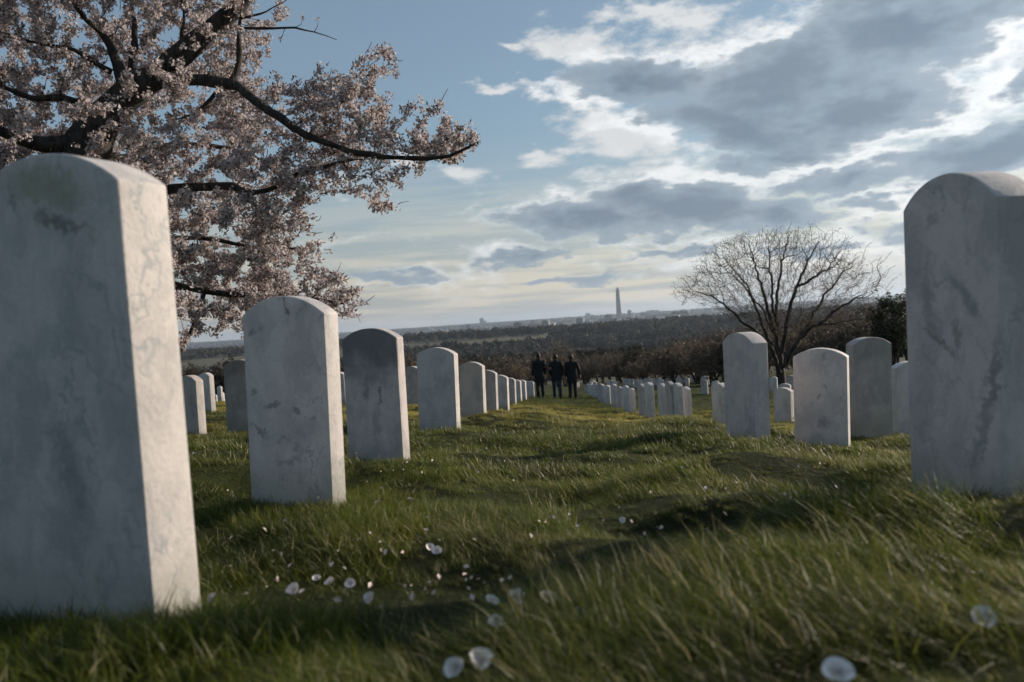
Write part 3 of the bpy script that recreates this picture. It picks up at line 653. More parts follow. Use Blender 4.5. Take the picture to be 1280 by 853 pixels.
sec = grow(N, np.concatenate(RD), sel[np.argsort([np.linalg.norm(N-a, axis=1).min() for a in sel])], .25, 3.6, .040, up=.10, minlen=.5, org=oo)
for pp, rr in sec:
    v, q = tubes([(pp, np.maximum(rr, .014))], 4); link('bough', fastmesh('bough', v, q), bb, rt, True)
RD.append(np.concatenate([np.maximum(r_, .014) for _, r_ in sec])); N = np.concatenate([N]+[p_ for p_, _ in sec])
t2 = grow(N, np.concatenate(RD), at2, .3, 1.3, .026, up=-.04, minlen=.2, org=np.array([0, 0, 1.5]))
t2 = [(p, np.maximum(r, .009)) for p, r in t2]
v, q = tubes(t2, 3); tag(link('twigs', fastmesh('twigs', v, q), twigm, rt), kind='stuff')
budm = leafmat('dry_leaf', (.10, .06, .035), (.20, .14, .08), .3, .6, .2)
def leafbit(n, rad, s, m):
    V, F = [], []
    for k in range(n):
        c_ = Vector(rng.normal(0, rad, 3)); d = Vector(rng.normal(0, 1, 3)).normalized()*s*rng.uniform(.6, 1.3); e = d.orthogonal().normalized()*s*.35; o = len(V)
        V += [c_-d, c_+e, c_+d, c_-e]; F.append((o, o+1, o+2, o+3))
    return proto('leaf_spray', mesh('leaf_spray', V, F), m)
ep = np.array([p[-1] for p, _ in t2]+[p[len(p)//2] for p, _ in t2]); ep = ep[rng.uniform(0, 1, len(ep)) < .6]
tag(scatter('buds', ep, rng.uniform(0, 6.28, (len(ep), 3)), rng.uniform(.6, 1.2, len(ep)), [leafbit(9, .16, .034, budm)], parent=rt), kind='stuff')

# brown thicket trees: each one a thing with its own stem and twiggy crown
def thicket(seed, rx, rz, col1, col2, n=700, leaf=.10, h0=.9):
    r_ = np.random.default_rng(seed); paths = []
    for k in range(5):
        a = r_.uniform(0, 6.28); s = np.array([r_.normal(0, .15), r_.normal(0, .15), -.5]); e = np.array([math.cos(a)*rx*.35, math.sin(a)*rx*.35, h0+rz*.9])
        pp, rr = smooth_path([s, (s+e)/2+r_.normal(0, .15, 3), e], [.13, .09, .04], .4, .02); paths.append((pp, rr))
    v, q = tubes(paths, 5); st = fastmesh('stem', v, q)
    nod = np.concatenate([p[2:] for p, _ in paths]); nr = np.concatenate([r[2:] for _, r in paths])
    u = r_.normal(0, 1, (150, 3)); u /= np.linalg.norm(u, axis=1)[:, None]; u *= r_.uniform(.5, 1.05, 150)[:, None]
    lump = np.array([1+.25*mnoise.noise(Vector(x_)*2+Vector((seed, 0, 0))) for x_ in u])[:, None]
    atn = u*lump*np.array([rx, rx, rz]) + np.array([0, 0, h0+rz]); atn = atn[np.argsort([np.linalg.norm(nod-a, axis=1).min() for a in atn])]
    tws = grow(nod, nr, atn, .5, 2.2, .035, up=.1)
    v, q = tubes(tws, 3); V = [v]; Q = [q]
    pts_ = np.concatenate([p[1:] for p, _ in tws]); c_ = pts_[r_.integers(0, len(pts_), n)] + r_.normal(0, .22, (n, 3))
    d = r_.normal(0, 1, (n, 3)); d /= np.linalg.norm(d, axis=1)[:, None]; e = np.cross(d, r_.normal(0, 1, (n, 3))); e /= np.linalg.norm(e, axis=1)[:, None]
    s = leaf*r_.uniform(.5, 1.6, (n, 1)); L = np.stack([c_-d*s*1.6, c_+e*s*.5, c_+d*s*1.6, c_-e*s*.5], 1).reshape(-1, 3)
    V.append(L); Q.append(np.arange(n*4).reshape(n, 4)+len(v))
    cr = fastmesh('crown', np.concatenate(V), np.concatenate(Q)); st.materials.append(bb)
    cr.materials.append(leafmat('thicket_twigs', col1, col2, .2, .7, .2)); return st, cr
TH = [thicket(1, 2.2, 1.7, (.10, .078, .058), (.17, .13, .095), 2600, .10), thicket(2, 2.6, 2.0, (.085, .068, .052), (.145, .115, .088), 2600, .10), thicket(3, 2.0, 2.2, (.085, .070, .055), (.12, .10, .08), 2000, .09), thicket(4, 3.2, 3.6, (.060, .050, .038), (.10, .082, .06), 3200, .13, 2.), thicket(5, 1.3, 2.6, (.014, .018, .010), (.035, .04, .022), 3000, .09, .8), thicket(6, 2.8, 3.0, (.045, .042, .03), (.075, .068, .045), 3000, .13, 1.5)]
def plant(k, x, y, s, name, label, cat, group, sz=1.0):
    z = float(ground_z(x, y)); o = empty(name, (x, y, z), random.uniform(0, 6.28)); o.scale = (s, s, s*sz)
    for nm, me in zip(('trunk', 'crown'), TH[k]): c_ = bpy.data.objects.new(nm, me); C.objects.link(c_); c_.parent = o; c_['kind'] = 'thing'
    return tag(o, label, cat, group)
def at_ground(px, d):                    # place on the ground at a bearing and distance
    p = at(px, 480, d); return p[0], p[1]
ORD = ['first', 'second', 'third', 'fourth', 'fifth', 'sixth', 'seventh', 'eighth', 'ninth', 'tenth'] + ['%dth' % k for k in range(11, 60)]
hb = [(792, 96, 0, .7, .9), (808, 88, 0, .8, .9), (826, 80, 1, .72, 1.), (843, 74, 0, .9, 1.), (858, 84, 1, .95, 1.), (872, 70, 0, .95, 1.), (892, 64, 0, .9, .95), (905, 76, 1, 1.0, 1.), (925, 64, 0, 1., 1.), (940, 80, 3, .55, 1.), (957, 66, 1, .9, 1.), (975, 76, 3, .58, 1.),
      (996, 62, 0, .9, 1.), (1014, 76, 3, .6, 1.), (1032, 64, 1, .95, 1.), (1050, 74, 3, .6, 1.), (1066, 60, 1, .9, 1.), (1084, 68, 3, .58, 1.), (1106, 62, 1, .95, 1.1), (1140, 64, 3, .6, 1.1)]
for q, (px, d, k, s, sz) in enumerate(hb):
    x, y = at_ground(px, d); plant(k, x, y, s, 'leafless_bush', ORD[q]+' russet leafless bush from the left at the foot of the right slope', 'bush', 'russet bushes at the foot of the slope', sz)
for q, (px, d, s, lab) in enumerate([(1116, 55, .95, 'dark evergreen tree rising just left of the huge right-hand headstone'), (1142, 57, .9, 'dark evergreen tree mostly hidden behind the huge right-hand headstone')]):
    x, y = at_ground(px, d); plant(4, x, y, s, 'evergreen_tree', lab, 'tree', None)
for k in range(44):
    px = 490 + k*8.0 + random.uniform(-2, 2); d = random.uniform(112, 165); x, y = at_ground(px, d)
    t_ = random.choice((1, 2, 2, 0, 5)); plant(t_, x, y, random.uniform(.9, 1.2)*(.68 if t_ == 5 else 1), 'leafless_tree', ORD[k]+' brown leafless tree from the left in the belt beyond the foot of the lawn', 'tree', 'belt of trees beyond the lawn', random.uniform(.85, 1.1))
for k in range(26):
    px = 205 + k*11.5 + random.uniform(-3, 3); d = random.uniform(95, 150); x, y = at_ground(px, d)
    t_ = random.choice((3, 5, 2)); plant(t_, x, y, random.uniform(.6, .8), 'leafless_tree', ORD[k]+' dark leafless tree from the left in the low belt under the cherry boughs', 'tree', 'trees seen under the cherry boughs', 1.)
# ---------------------------------------------------------------- far woods, city and monument
fw = leafmat('far_wood', (.045, .044, .040), (.11, .098, .082), .1, .9, .05)
g = NT(fw.node_tree); b = g.n['Principled BSDF']; loc = g.new('ShaderNodeObjectInfo').outputs['Location']; old = b.inputs['Base Color'].links[0].from_socket
g.put(b.inputs['Base Color'], g.mix(g.ss(g.noise(loc, .006, 3, .6), .48, .62), old, (.022, .026, .020)))
def woodbit(seed):
    r_ = np.random.default_rng(seed); n = 90; u = r_.normal(0, 1, (n, 3)); u /= np.linalg.norm(u, axis=1)[:, None]; u[:, 2] = np.abs(u[:, 2])
    c_ = u*r_.uniform(.6, 1, (n, 1))*np.array([5, 5, 8]) + np.array([0, 0, 3]); d = r_.normal(0, 1, (n, 3)); d /= np.linalg.norm(d, axis=1)[:, None]
    e = np.cross(d, r_.normal(0, 1, (n, 3))); e /= np.linalg.norm(e, axis=1)[:, None]; s = r_.uniform(.7, 1.6, (n, 1))
    V = np.stack([c_-d*s, c_+e*s*.8, c_+d*s, c_-e*s*.8], 1).reshape(-1, 3); v, q = tubes([(np.array([[0, 0, -2], [0, 0, 4], [0, 0, 8.]]), [.5, .4, .2])], 4)
    me = fastmesh('wood_tree', np.concatenate([V, v]), np.concatenate([np.arange(n*4).reshape(n, 4), q+n*4])); return proto('wood_tree', me, fw)
WB = [woodbit(k) for k in range(4)]
yy = np.exp(rng.uniform(math.log(230), math.log(2500), 26000)); xx = rng.uniform(-.75, .62, len(yy))*yy
clear = vnoise(xx*1.0, yy, 150, 8)*.6 + vnoise(xx, yy, 60, 9)*.4; keep = ((clear < .60) | (yy < 320)) & ~((yy > 1010) & (yy < 1480) & (vnoise(xx, yy, 260, 31) > .52)) & ~((yy > 420) & (yy < 640) & (vnoise(xx, yy, 120, 33) > .6))
xx, yy = xx[keep], yy[keep]; sc = rng.uniform(.75, 1.35, len(xx))*np.clip(yy/900, .62, 1.25)
rot = np.zeros((len(xx), 3)); rot[:, 2] = rng.uniform(0, 6.28, len(xx))
tag(scatter('far_woods', np.stack([xx, yy, ground_z(xx, yy)-.5], -1), rot, sc, WB), 'brown winter woods covering the valley between the lawn and the far city', 'woods', kind='stuff')
yy = rng.uniform(2900, 9800, 9000); xx = rng.uniform(-.6, .6, len(yy))*yy; sc = rng.uniform(.7, 1.3, len(xx)); rot = np.zeros((len(xx), 3)); rot[:, 2] = rng.uniform(0, 6.28, len(xx))
tag(scatter('city_trees', np.stack([xx, yy, ground_z(xx, yy)-.5], -1), rot, sc, WB), 'dim tree cover between the blocks of the far city', 'woods', kind='stuff')

bm_ = [flat('render_pale', (.42, .42, .40), .8, .15, .02), flat('render_grey', (.24, .25, .26), .8, .15, .02), flat('brick_far', (.20, .13, .10), .8, .15, .02)]
dark = flat('glass_far', (.05, .06, .07), .3, .1, .02)
def block(w, d, h, wing, m):
    """far office block: main slab, lower wing, roof plant room and bands of windows sunk in the walls"""
    bm = bmesh.new(); mi = []
    def bx(x0, x1, y0, y1, z0, z1, k):
        r_ = bmesh.ops.create_cube(bm, size=1, matrix=Matrix.Translation(((x0+x1)/2, (y0+y1)/2, (z0+z1)/2)) @ Matrix.Diagonal((x1-x0, y1-y0, z1-z0, 1)))
        for f in {f for v_ in r_['verts'] for f in v_.link_faces}: f.material_index = k
    nf = max(2, int(h/5))
    for i_ in range(nf):
        z = i_*h/nf; bx(-w/2, w/2, -d/2, d/2, z, z+h/nf*.55, 0); bx(-w/2+.4, w/2-.4, -d/2+.4, d/2-.4, z+h/nf*.55, z+h/nf, 1)
    bx(-w/2-.2, w/2+.2, -d/2-.2, d/2+.2, h, h+1.2, 0); bx(-w*.18, w*.15, -d*.2, d*.2, h+1.2, h+4.5, 0)
    if wing: bx(w/2+.3, w/2+wing, -d*.3, d*.4, -1, h*.55, 0)
    me = bpy.data.meshes.new('far_building'); bm.to_mesh(me); bm.free(); me.materials.append(m); me.materials.append(dark); return me
BD = [block(60, 30, 16, 30, bm_[0]), block(36, 30, 26, 24, bm_[0]), block(90, 40, 14, 0, bm_[1]), block(30, 26, 40, 20, bm_[1]), block(70, 30, 20, 36, bm_[2]), block(44, 28, 20, 0, bm_[0])]
for k in range(150):
    d = random.uniform(2900, 6800); px = random.uniform(470, 900) if k < 130 else random.uniform(300, 470); p = at(px, 400, d)
    if abs(p[0]-556) < 110 and 3600 < d < 4200: continue
    o = bpy.data.objects.new('far_building', BD[random.choice((0, 0, 1, 2, 3, 4, 5, 5))]); C.objects.link(o); o.location = (p[0], p[1], float(ground_z(p[0], p[1]))-.5); o.rotation_euler = (0, 0, random.uniform(-.5, .5))
    if d > 6500: o.scale = (1, 1, 1.5)
    tag(o, 'tiny far building in the hazy city along the horizon', 'building', 'buildings of the far city')
for px, d, k, s, lab in [(602, 9300, 3, 1.6, 'small tower block breaking the skyline left of the three walkers'), (735, 9300, 1, 1.4, 'tiny low tower on the skyline just left of the obelisk'), (816, 9000, 2, 1.5, 'long low block on the skyline between the obelisk and the bare tree')]:
    p = at(px, 400, d); o = bpy.data.objects.new('skyline_building', BD[k]); C.objects.link(o); o.location = (p[0], p[1], float(ground_z(p[0], p[1]))-1); o.scale = (s, s, s); tag(o, lab, 'building')
# the obelisk: tapering shaft, slight change of stone a third of the way up, pyramid cap
ms, g, b = mat('obelisk_stone'); zc = g.xyz(obco(g))[2]
g.put(b.inputs['Base Color'], g.mix(g.ss(zc, 45.5, 46.5), (.43, .40, .36), (.38, .35, .31))); b.inputs['Roughness'].default_value = .8
ox, oy = at(774, 398, 4100)[:2]; oz = float(ground_z(ox, oy)); ob = empty('obelisk', (ox, oy, oz), R(20)); tag(ob, 'tall pale stone obelisk on the horizon above the far city', 'monument')
def frustum(w0, w1, z0, z1, top=False):
    v = [(s*w0/2, t*w0/2, z0) for s, t in ((-1, -1), (1, -1), (1, 1), (-1, 1))]
    if w1 == 0: return v+[(0, 0, z1)], [(0, 1, 4), (1, 2, 4), (2, 3, 4), (3, 0, 4), (3, 2, 1, 0)]
    v += [(s*w1/2, t*w1/2, z1) for s, t in ((-1, -1), (1, -1), (1, 1), (-1, 1))]
    return v, [(0, 1, 5, 4), (1, 2, 6, 5), (2, 3, 7, 6), (3, 0, 4, 7), (4, 5, 6, 7), (3, 2, 1, 0)]
for nm, a_ in (('shaft', (20.5, 12.5, -3, 152.4)), ('cap', (12.5, 0, 152.4, 169.2))): link(nm, mesh(nm, *frustum(*a_)), ms, ob)
link('terrace', mesh('terrace', *frustum(52, 48, -3, 1.2)), bm_[0], ob)

# ---------------------------------------------------------------- three people seen from behind
skin = flat('skin', (.34, .20, .14), .6, .1); hairm = flat('hair_dark', (.018, .013, .010), .7, .2, 60)
blackm = flat('black_wool', (.006, .006, .007), .9, .3, 30); trm = flat('black_trousers', (.011, .011, .013), .9, .3, 30); navy = flat('navy_trousers', (.016, .022, .038), .9, .3, 30); shoem = flat('shoe_leather', (.010, .009, .009), .4, .2, 30)
def rings(rs_, n=16):                     # lofted shape: centre x,y,z, radii a,b
    V, Q = [], []
    for cx, cy, cz, a, b_ in rs_:
        for k in range(n): t = 2*math.pi*k/n; V.append((cx+a*math.cos(t), cy+b_*math.sin(t), cz))
    for i_ in range(len(rs_)-1):
        for k in range(n): Q.append((i_*n+k, i_*n+(k+1) % n, (i_+1)*n+(k+1) % n, (i_+1)*n+k))
    Q += [tuple(range(n))[::-1], tuple((len(rs_)-1)*n+k for k in range(n))]
    return V, Q
def join(parts):
    V, Q = [], []
    for v, q in parts: o = len(V); V += [tuple(p) for p in v]; Q += [tuple(i_+o for i_ in f) for f in q]
    return V, Q
def limb(pts, rad, n=10):
    v, q = tubes([(np.array(pts, float), rad)], n); q = [tuple(f) for f in q]; L = len(pts)
    return v.tolist(), q+[tuple(range(n))[::-1], tuple((L-1)*n+k for k in range(n))]
def person(px, py, d, h, label, arms, step, trouser, coat_len, turn=0):
    w = at(px, py, d); x, y = w[0], w[1]; z = float(ground_z(x, y)) + .02; o0 = empty('stand', (0, 0, 0)); bpy.data.objects.remove(o0)
    s = h/1.78
    # body: one continuous skinned surface with head, neck, arms with fingers and legs
    P = {'pel': (0, 0, .96, .13), 'bel': (0, .0, 1.12, .12), 'che': (0, 0, 1.32, .135), 'nek': (0, .01, 1.50, .058), 'hd0': (0, .02, 1.57, .066), 'hd1': (0, .025, 1.65, .088), 'hd2': (0, .015, 1.73, .066)}
    E = [('pel', 'bel'), ('bel', 'che'), ('che', 'nek'), ('nek', 'hd0'), ('hd0', 'hd1'), ('hd1', 'hd2')]
    for sd_, side in ((-1, 'l'), (1, 'r')):
        ex, ey, hx, hy, hz = arms[side]
        P['sh'+side] = (sd_*.175, 0, 1.43, .06); P['el'+side] = (sd_*ex, ey, 1.16, .042); P['wr'+side] = (sd_*hx, hy, hz, .028); P['pa'+side] = (sd_*(hx+.003), hy+.008, hz-.055, .036)
        E += [('che', 'sh'+side), ('sh'+side, 'el'+side), ('el'+side, 'wr'+side), ('wr'+side, 'pa'+side)]
        for f_, (dx, dy, L) in enumerate(((.0, -.03, .075), (.0, -.011, .085), (.0, .010, .080), (.0, .03, .062))):
            P[f'f{f_}a'+side] = (sd_*(hx+.003+dx), hy+.008+dy, hz-.09-L*.4, .009); P[f'f{f_}b'+side] = (sd_*(hx-.006+dx), hy+.012+dy*.8, hz-.085-L, .007)
            E += [('pa'+side, f'f{f_}a'+side), (f'f{f_}a'+side, f'f{f_}b'+side)]
        P['t'+side] = (sd_*(hx-.02), hy+.045, hz-.075, .010); E.append(('pa'+side, 't'+side))
        st = step*sd_
        P['hp'+side] = (sd_*.09, 0, .90, .095); P['kn'+side] = (sd_*.10, st*.5+.02, .50, .062); P['an'+side] = (sd_*.105, st, .09, .042); P['to'+side] = (sd_*.12, st+.15, .035, .032)
        E += [('pel', 'hp'+side), ('hp'+side, 'kn'+side), ('kn'+side, 'an'+side), ('an'+side, 'to'+side)]
    ks = list(P); me = bpy.data.meshes.new('person'); me.from_pydata([P[k][:3] for k in ks], [(ks.index(a), ks.index(b_)) for a, b_ in E], []); me.update()
    ob_ = link('person', me, skin); sk = ob_.modifiers.new('skin', 'SKIN')
    if not me.skin_vertices: bpy.context.view_layer.objects.active = ob_
    for k_, kk in enumerate(ks): me.skin_vertices[0].data[k_].radius = (P[kk][3],)*2; me.skin_vertices[0].data[k_].use_root = kk == 'pel'
    sb = ob_.modifiers.new('sub', 'SUBSURF'); sb.levels = 1; sb.render_levels = 1
    # face: nose, ears, eyes (turned away from the camera), joined to the head as its own small parts
    fv = join([limb([(0, .10, 1.665), (0, .128, 1.632), (0, .112, 1.622)], [.008, .013, .010]), limb([(-.090, .02, 1.665), (-.096, .015, 1.64), (-.088, .025, 1.615)], [.010, .016, .008]), limb([(.090, .02, 1.665), (.096, .015, 1.64), (.088, .025, 1.615)], [.010, .016, .008])])
    link('ears_and_nose', mesh('ears_and_nose', *fv), skin, ob_, True)
    hv = rings([(0, -.01, 1.575, .062, .060), (0, -.012, 1.62, .090, .088), (0, -.008, 1.67, .100, .104), (0, 0, 1.72, .096, .104), (0, .005, 1.765, .072, .082), (0, .005, 1.792, .035, .045)])
    hh = link('hair', mesh('hair', *hv), hairm, ob_, True)
    # coat: shoulders, waist, flared skirt, collar and two sleeves
    zl = coat_len
    rr_ = [(0, 0, zl, .215, .150), (0, 0, zl+.02, .222, .155), (0, 0, (zl+1.0)/2, .208, .145), (0, 0, 1.02, .190, .132), (0, 0, 1.14, .180, .125), (0, .0, 1.28, .200, .130), (0, 0, 1.38, .212, .122), (0, 0, 1.44, .205, .105), (0, 0, 1.485, .150, .085), (0, 0, 1.515, .085, .075), (0, -.005, 1.555, .075, .072), (0, -.005, 1.56, .060, .060)]
    pc = [rings(rr_, 20)]
    for sd_, side in ((-1, 'l'), (1, 'r')):
        ex, ey, hx, hy, hz = arms[side]
        pc.append(limb([(sd_*.12, 0, 1.43), (sd_*.195, 0, 1.42), (sd_*(.21*.4+ex*.6), ey*.5, 1.28), (sd_*ex, ey, 1.16), (sd_*(ex+hx)/2, (ey+hy)/2, (1.16+hz)/2), (sd_*hx, hy, hz+.02)], [.075, .082, .072, .064, .058, .052], 12))
    co_ = link('coat', mesh('coat', *join(pc)), blackm, ob_, True)
    vt = rings([(0, -.150, zl, .004, .003), (0, -.150, zl+.25, .004, .003)], 4); link('vent_seam', mesh('vent_seam', *vt), trm, co_)
    for sd_ in (-1, 1):
        st = step*sd_
        link('trouser_leg', mesh('trouser_leg', *limb([(sd_*.085, 0, .98), (sd_*.095, st*.15, .78), (sd_*.10, st*.5+.015, .50), (sd_*.105, st*.85, .25), (sd_*.107, st-.005, .07)], [.105, .098, .078, .070, .066], 12)), trouser, ob_, True)
        link('shoe', mesh('shoe', *join([rings([(sd_*.115, st+.05, 0, .046, .135), (sd_*.115, st+.05, .03, .050, .140), (sd_*.113, st+.03, .07, .044, .10), (sd_*.108, st-.005, .11, .038, .05)], 14)])), shoem, ob_, True)
    ob_.location = (x, y, z); ob_.rotation_euler = (0, 0, R(turn)); ob_.scale = (s, s, s)
    return tag(ob_, label, 'person', 'people walking away down the grass path')
person(676, 494, 32, 1.80, 'leftmost of three people walking away, long black coat and black trousers', {'l': (.25, -.02, .27, .05, .90), 'r': (.24, -.03, .25, .06, .90)}, .10, trm, .62, 4)
person(697, 494, 32, 1.79, 'middle of three people walking away, shorter dark coat and dark navy trousers', {'l': (.24, -.05, .20, .06, .93), 'r': (.25, -.02, .25, .05, .88)}, -.13, navy, .74, 0)
person(716.5, 494, 32, 1.80, 'rightmost of three people walking away, black coat with right arm held out', {'l': (.24, -.03, .24, .06, .90), 'r': (.29, -.06, .33, .0, .95)}, .08, trm, .66, -4)

# ---------------------------------------------------------------- grass
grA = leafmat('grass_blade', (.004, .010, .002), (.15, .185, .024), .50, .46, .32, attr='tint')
g = NT(grA.node_tree); b = g.n['Principled BSDF']; tr_n = [n_ for n_ in g.n if n_.type == 'BSDF_TRANSLUCENT'][0]
loc = g.new('ShaderNodeObjectInfo').outputs['Location']; old = b.inputs['Base Color'].links[0].from_socket
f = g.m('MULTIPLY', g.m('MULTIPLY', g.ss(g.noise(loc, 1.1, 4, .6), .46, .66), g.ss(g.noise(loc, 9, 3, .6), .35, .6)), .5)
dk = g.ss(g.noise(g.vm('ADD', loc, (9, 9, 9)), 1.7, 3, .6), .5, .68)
lx, ly, lz = g.xyz(loc); sunlit_strip = g.m('MULTIPLY', g.m('MULTIPLY', g.ss(ly, 6.5, 9.5), g.m('SUBTRACT', 1.0, g.ss(ly, 19, 25))), g.m('SUBTRACT', 1.0, g.ss(g.m('ABSOLUTE', g.m('SUBTRACT', lx, .6)), 2.0, 5.0)))  # sunlit stretch of the path, painted into the blade colour
nw = g.mix(g.m('MULTIPLY', sunlit_strip, .85), g.mix(f, g.mix(g.m('MULTIPLY', dk, .85), old, (.008, .018, .004)), (.20, .165, .065)), (.38, .32, .07))
ta = g.new('ShaderNodeAttribute'); ta.attribute_name = 'tint'; nw = g.mix(g.ss(ta.outputs['Fac'], 1.2, 1.8), nw, (.42, .36, .20)); g.put(b.inputs['Base Color'], nw); g.put(tr_n.inputs[0], nw)  # raised tint turns tips pale: sun glints put into the colour
def clump(seed, n, rad, L, wdt, lean, spread):
    r_ = np.random.default_rng(seed); ns = 4
    V = np.zeros((n, ns*2+1, 3)); T = np.zeros((n, ns*2+1))
    for k in range(n):
        a = r_.uniform(0, 6.28); rr = rad*math.sqrt(r_.uniform()); x0, y0 = rr*math.cos(a), rr*math.sin(a)
        dirx = -lean*r_.uniform(.5, 1.4) + r_.normal(0, spread); diry = r_.normal(0, spread); ln = L*r_.uniform(.5, 1.2); w = wdt*r_.uniform(.6, 1.2)
        fa = r_.uniform(0, 3.14); glint = r_.uniform() < .09; sx, sy = math.cos(fa)*w, math.sin(fa)*w; tn = r_.uniform()  # a few blades carry a sun glint in their colour
        for s in range(ns+1):
            t = s/ns; h = ln*t*(1-.28*t*min(1.5, math.hypot(dirx, diry))); hx = ln*t**1.7*dirx; hy = ln*t**1.7*diry
            c_ = np.array([x0+hx, y0+hy, h-.012]); ww = (1-t**1.6)
            if s < ns: V[k, 2*s] = c_-[sx*ww, sy*ww, 0]; V[k, 2*s+1] = c_+[sx*ww, sy*ww, 0]; T[k, 2*s:2*s+2] = tn*.35+t*.65 + (2.0 if glint and t > .3 else 0)
            else: V[k, 2*s] = c_; T[k, 2*s] = tn*.35+.65 + (2.0 if glint else 0)
    b0 = np.arange(n)*(ns*2+1); F4 = np.concatenate([np.stack([b0+2*s, b0+2*s+1, b0+2*s+3, b0+2*s+2], -1) for s in range(ns-1)]); F3 = np.stack([b0+2*ns-2, b0+2*ns-1, b0+2*ns], -1)
    me = bpy.data.meshes.new('grass_tuft'); me.from_pydata(V.reshape(-1, 3).tolist(), [], F4.tolist()+F3.tolist()); me.update()
    at_ = me.attributes.new('tint', 'FLOAT', 'POINT'); at_.data.foreach_set('value', T.ravel().astype(np.float32))
    me.polygons.foreach_set('use_smooth', np.ones(len(me.polygons), bool))
    return proto('grass_tuft', me, grA)
grB = leafmat('grass_far_sunlit', (.012, .024, .004), (.12, .14, .026), .45, .5, .25, attr='tint')
g = NT(grB.node_tree); b = g.n['Principled BSDF']; tr_n = [n_ for n_ in g.n if n_.type == 'BSDF_TRANSLUCENT'][0]
loc = g.new('ShaderNodeObjectInfo').outputs['Location']; old = b.inputs['Base Color'].links[0].from_socket; lx, ly, lz = g.xyz(loc)
nw = g.mix(g.m('MULTIPLY', g.m('SUBTRACT', 1.0, g.ss(ly, 17, 26)), g.m('MULTIPLY', g.ss(g.noise(loc, .8, 3, .6), .36, .52), .8)), old, (.38, .31, .08)); g.put(b.inputs['Base Color'], nw); g.put(tr_n.inputs[0], nw)  # yellow patches paint sunlight into the far grass, fading with distance
def clump_far(*a):
    o = clump(*a); o.data.materials.clear(); o.data.materials.append(grB); return o
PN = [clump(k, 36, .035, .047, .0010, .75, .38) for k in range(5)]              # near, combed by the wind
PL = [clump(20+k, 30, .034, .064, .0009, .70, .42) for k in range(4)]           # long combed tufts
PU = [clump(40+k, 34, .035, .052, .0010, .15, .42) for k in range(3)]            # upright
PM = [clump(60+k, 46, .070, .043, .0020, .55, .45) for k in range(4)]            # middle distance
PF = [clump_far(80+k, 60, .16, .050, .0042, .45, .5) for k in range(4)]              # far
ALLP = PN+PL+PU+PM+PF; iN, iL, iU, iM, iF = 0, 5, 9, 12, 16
gp, gr, gs, gi = [], [], [], []
def sow(y0, y1, dens, kind, half=lambda y: .72*y+.45):
    A_ = (y1-y0)*(half(y0)+half(y1)); n = int(A_*dens); y = rng.uniform(y0, y1, n*2); x = rng.uniform(-1, 1, n*2)*half(y1); k = np.abs(x) < half(y); x, y = x[k][:n], y[k][:n]; n = len(x)
    tall = vnoise(x, y, .34, 11)*.5 + vnoise(x, y, .13, 12)*.5; patch = vnoise(x, y, 1.3, 13)
    s = .34 + 1.1*sstep(.28, .72, tall)
    if kind == 'N':
        idx = iN + rng.integers(0, 5, n); lg = (tall > .56) & (x > .0) & (y < 2.2); idx[lg] = iL + rng.integers(0, 4, lg.sum()); u = (x < -.25) & (rng.uniform(0, 1, n) < .8); idx[u] = iU + rng.integers(0, 3, u.sum())
    elif kind == 'M': idx = iM + rng.integers(0, 4, n); pass
    else: idx = iF + rng.integers(0, 4, n); s = s*.9
    thin = rng.uniform(0, 1, n) < .15 + 1.3*tall
    near0 = s*1.0
    near0 = np.where(np.hypot(x, y) < .8, near0*.75, near0)
    r3 = np.stack([rng.normal(0, .12, n), rng.normal(0, .12, n), (vnoise(x, y, .8, 14)-.5)*1.5 + rng.normal(0, .35, n) - .25], -1)
    keep = thin & (np.hypot(x, y) > .42)
    z = gz(x, y)
    gp.append(np.stack([x, y, z], -1)[keep]); gr.append(r3[keep]); gs.append(near0[keep]); gi.append(idx[keep])
sow(.25, 1.6, 1500, 'N'); sow(1.6, 3.2, 1100, 'N'); sow(3.2, 7, 480, 'M'); sow(7, 13, 190, 'M'); sow(13, 24, 42, 'F', lambda y: .70*y); sow(24, 50, 11, 'F', lambda y: .60*y)
for v in STONES.values():                # longer, untrimmed grass against the foot of each near stone
    if v[1] > 14: continue
    c_, s_ = math.cos(v[3]), math.sin(v[3]); n = 90 if v[1] < 7 else 40
    a_ = rng.uniform(-v[5]/2-.03, v[5]/2+.03, n); b2 = np.where(rng.uniform(0, 1, n) < .6, rng.uniform(-.045, -.006, n), rng.uniform(0, v[7]+.02, n)); k = b2 > 0; a_[k] = np.where(rng.uniform(0, 1, k.sum()) < .5, -1, 1)*(v[5]/2 + rng.uniform(.008, .04, k.sum()))
    x = v[0] + a_*c_ + b2*s_; y = v[1] - a_*s_ + b2*c_
    gp.append(np.stack([x, y, gz(x, y)], -1)); gr.append(np.stack([rng.normal(0, .1, n), rng.normal(0, .1, n), rng.normal(-.2, .6, n)], -1)); gs.append(rng.uniform(.7, 1.35, n)*(1 if v[1] > 3 else .95)); gi.append(rng.choice([iU, iU+1, iU+2, iN, iN+1], n))
gp = np.concatenate(gp); gr = np.concatenate(gr); gs = np.concatenate(gs); gi = np.concatenate(gi)
# turf worn away under the stones themselves
for v in STONES.values():
    dx, dy = gp[:, 0]-v[0], gp[:, 1]-v[1]; c_, s_ = math.cos(v[3]), math.sin(v[3]); a_ = dx*c_-dy*s_; b2 = dx*s_+dy*c_
    k = (np.abs(a_) < v[5]/2-.0) & (b2 > -.005) & (b2 < v[7]); gp, gr, gs, gi = gp[~k], gr[~k], gs[~k], gi[~k]
print('tufts', len(gp))
tag(scatter('grass', gp, gr, gs, ALLP, idx=gi), 'windswept green turf between and around the headstones', 'grass', kind='stuff')

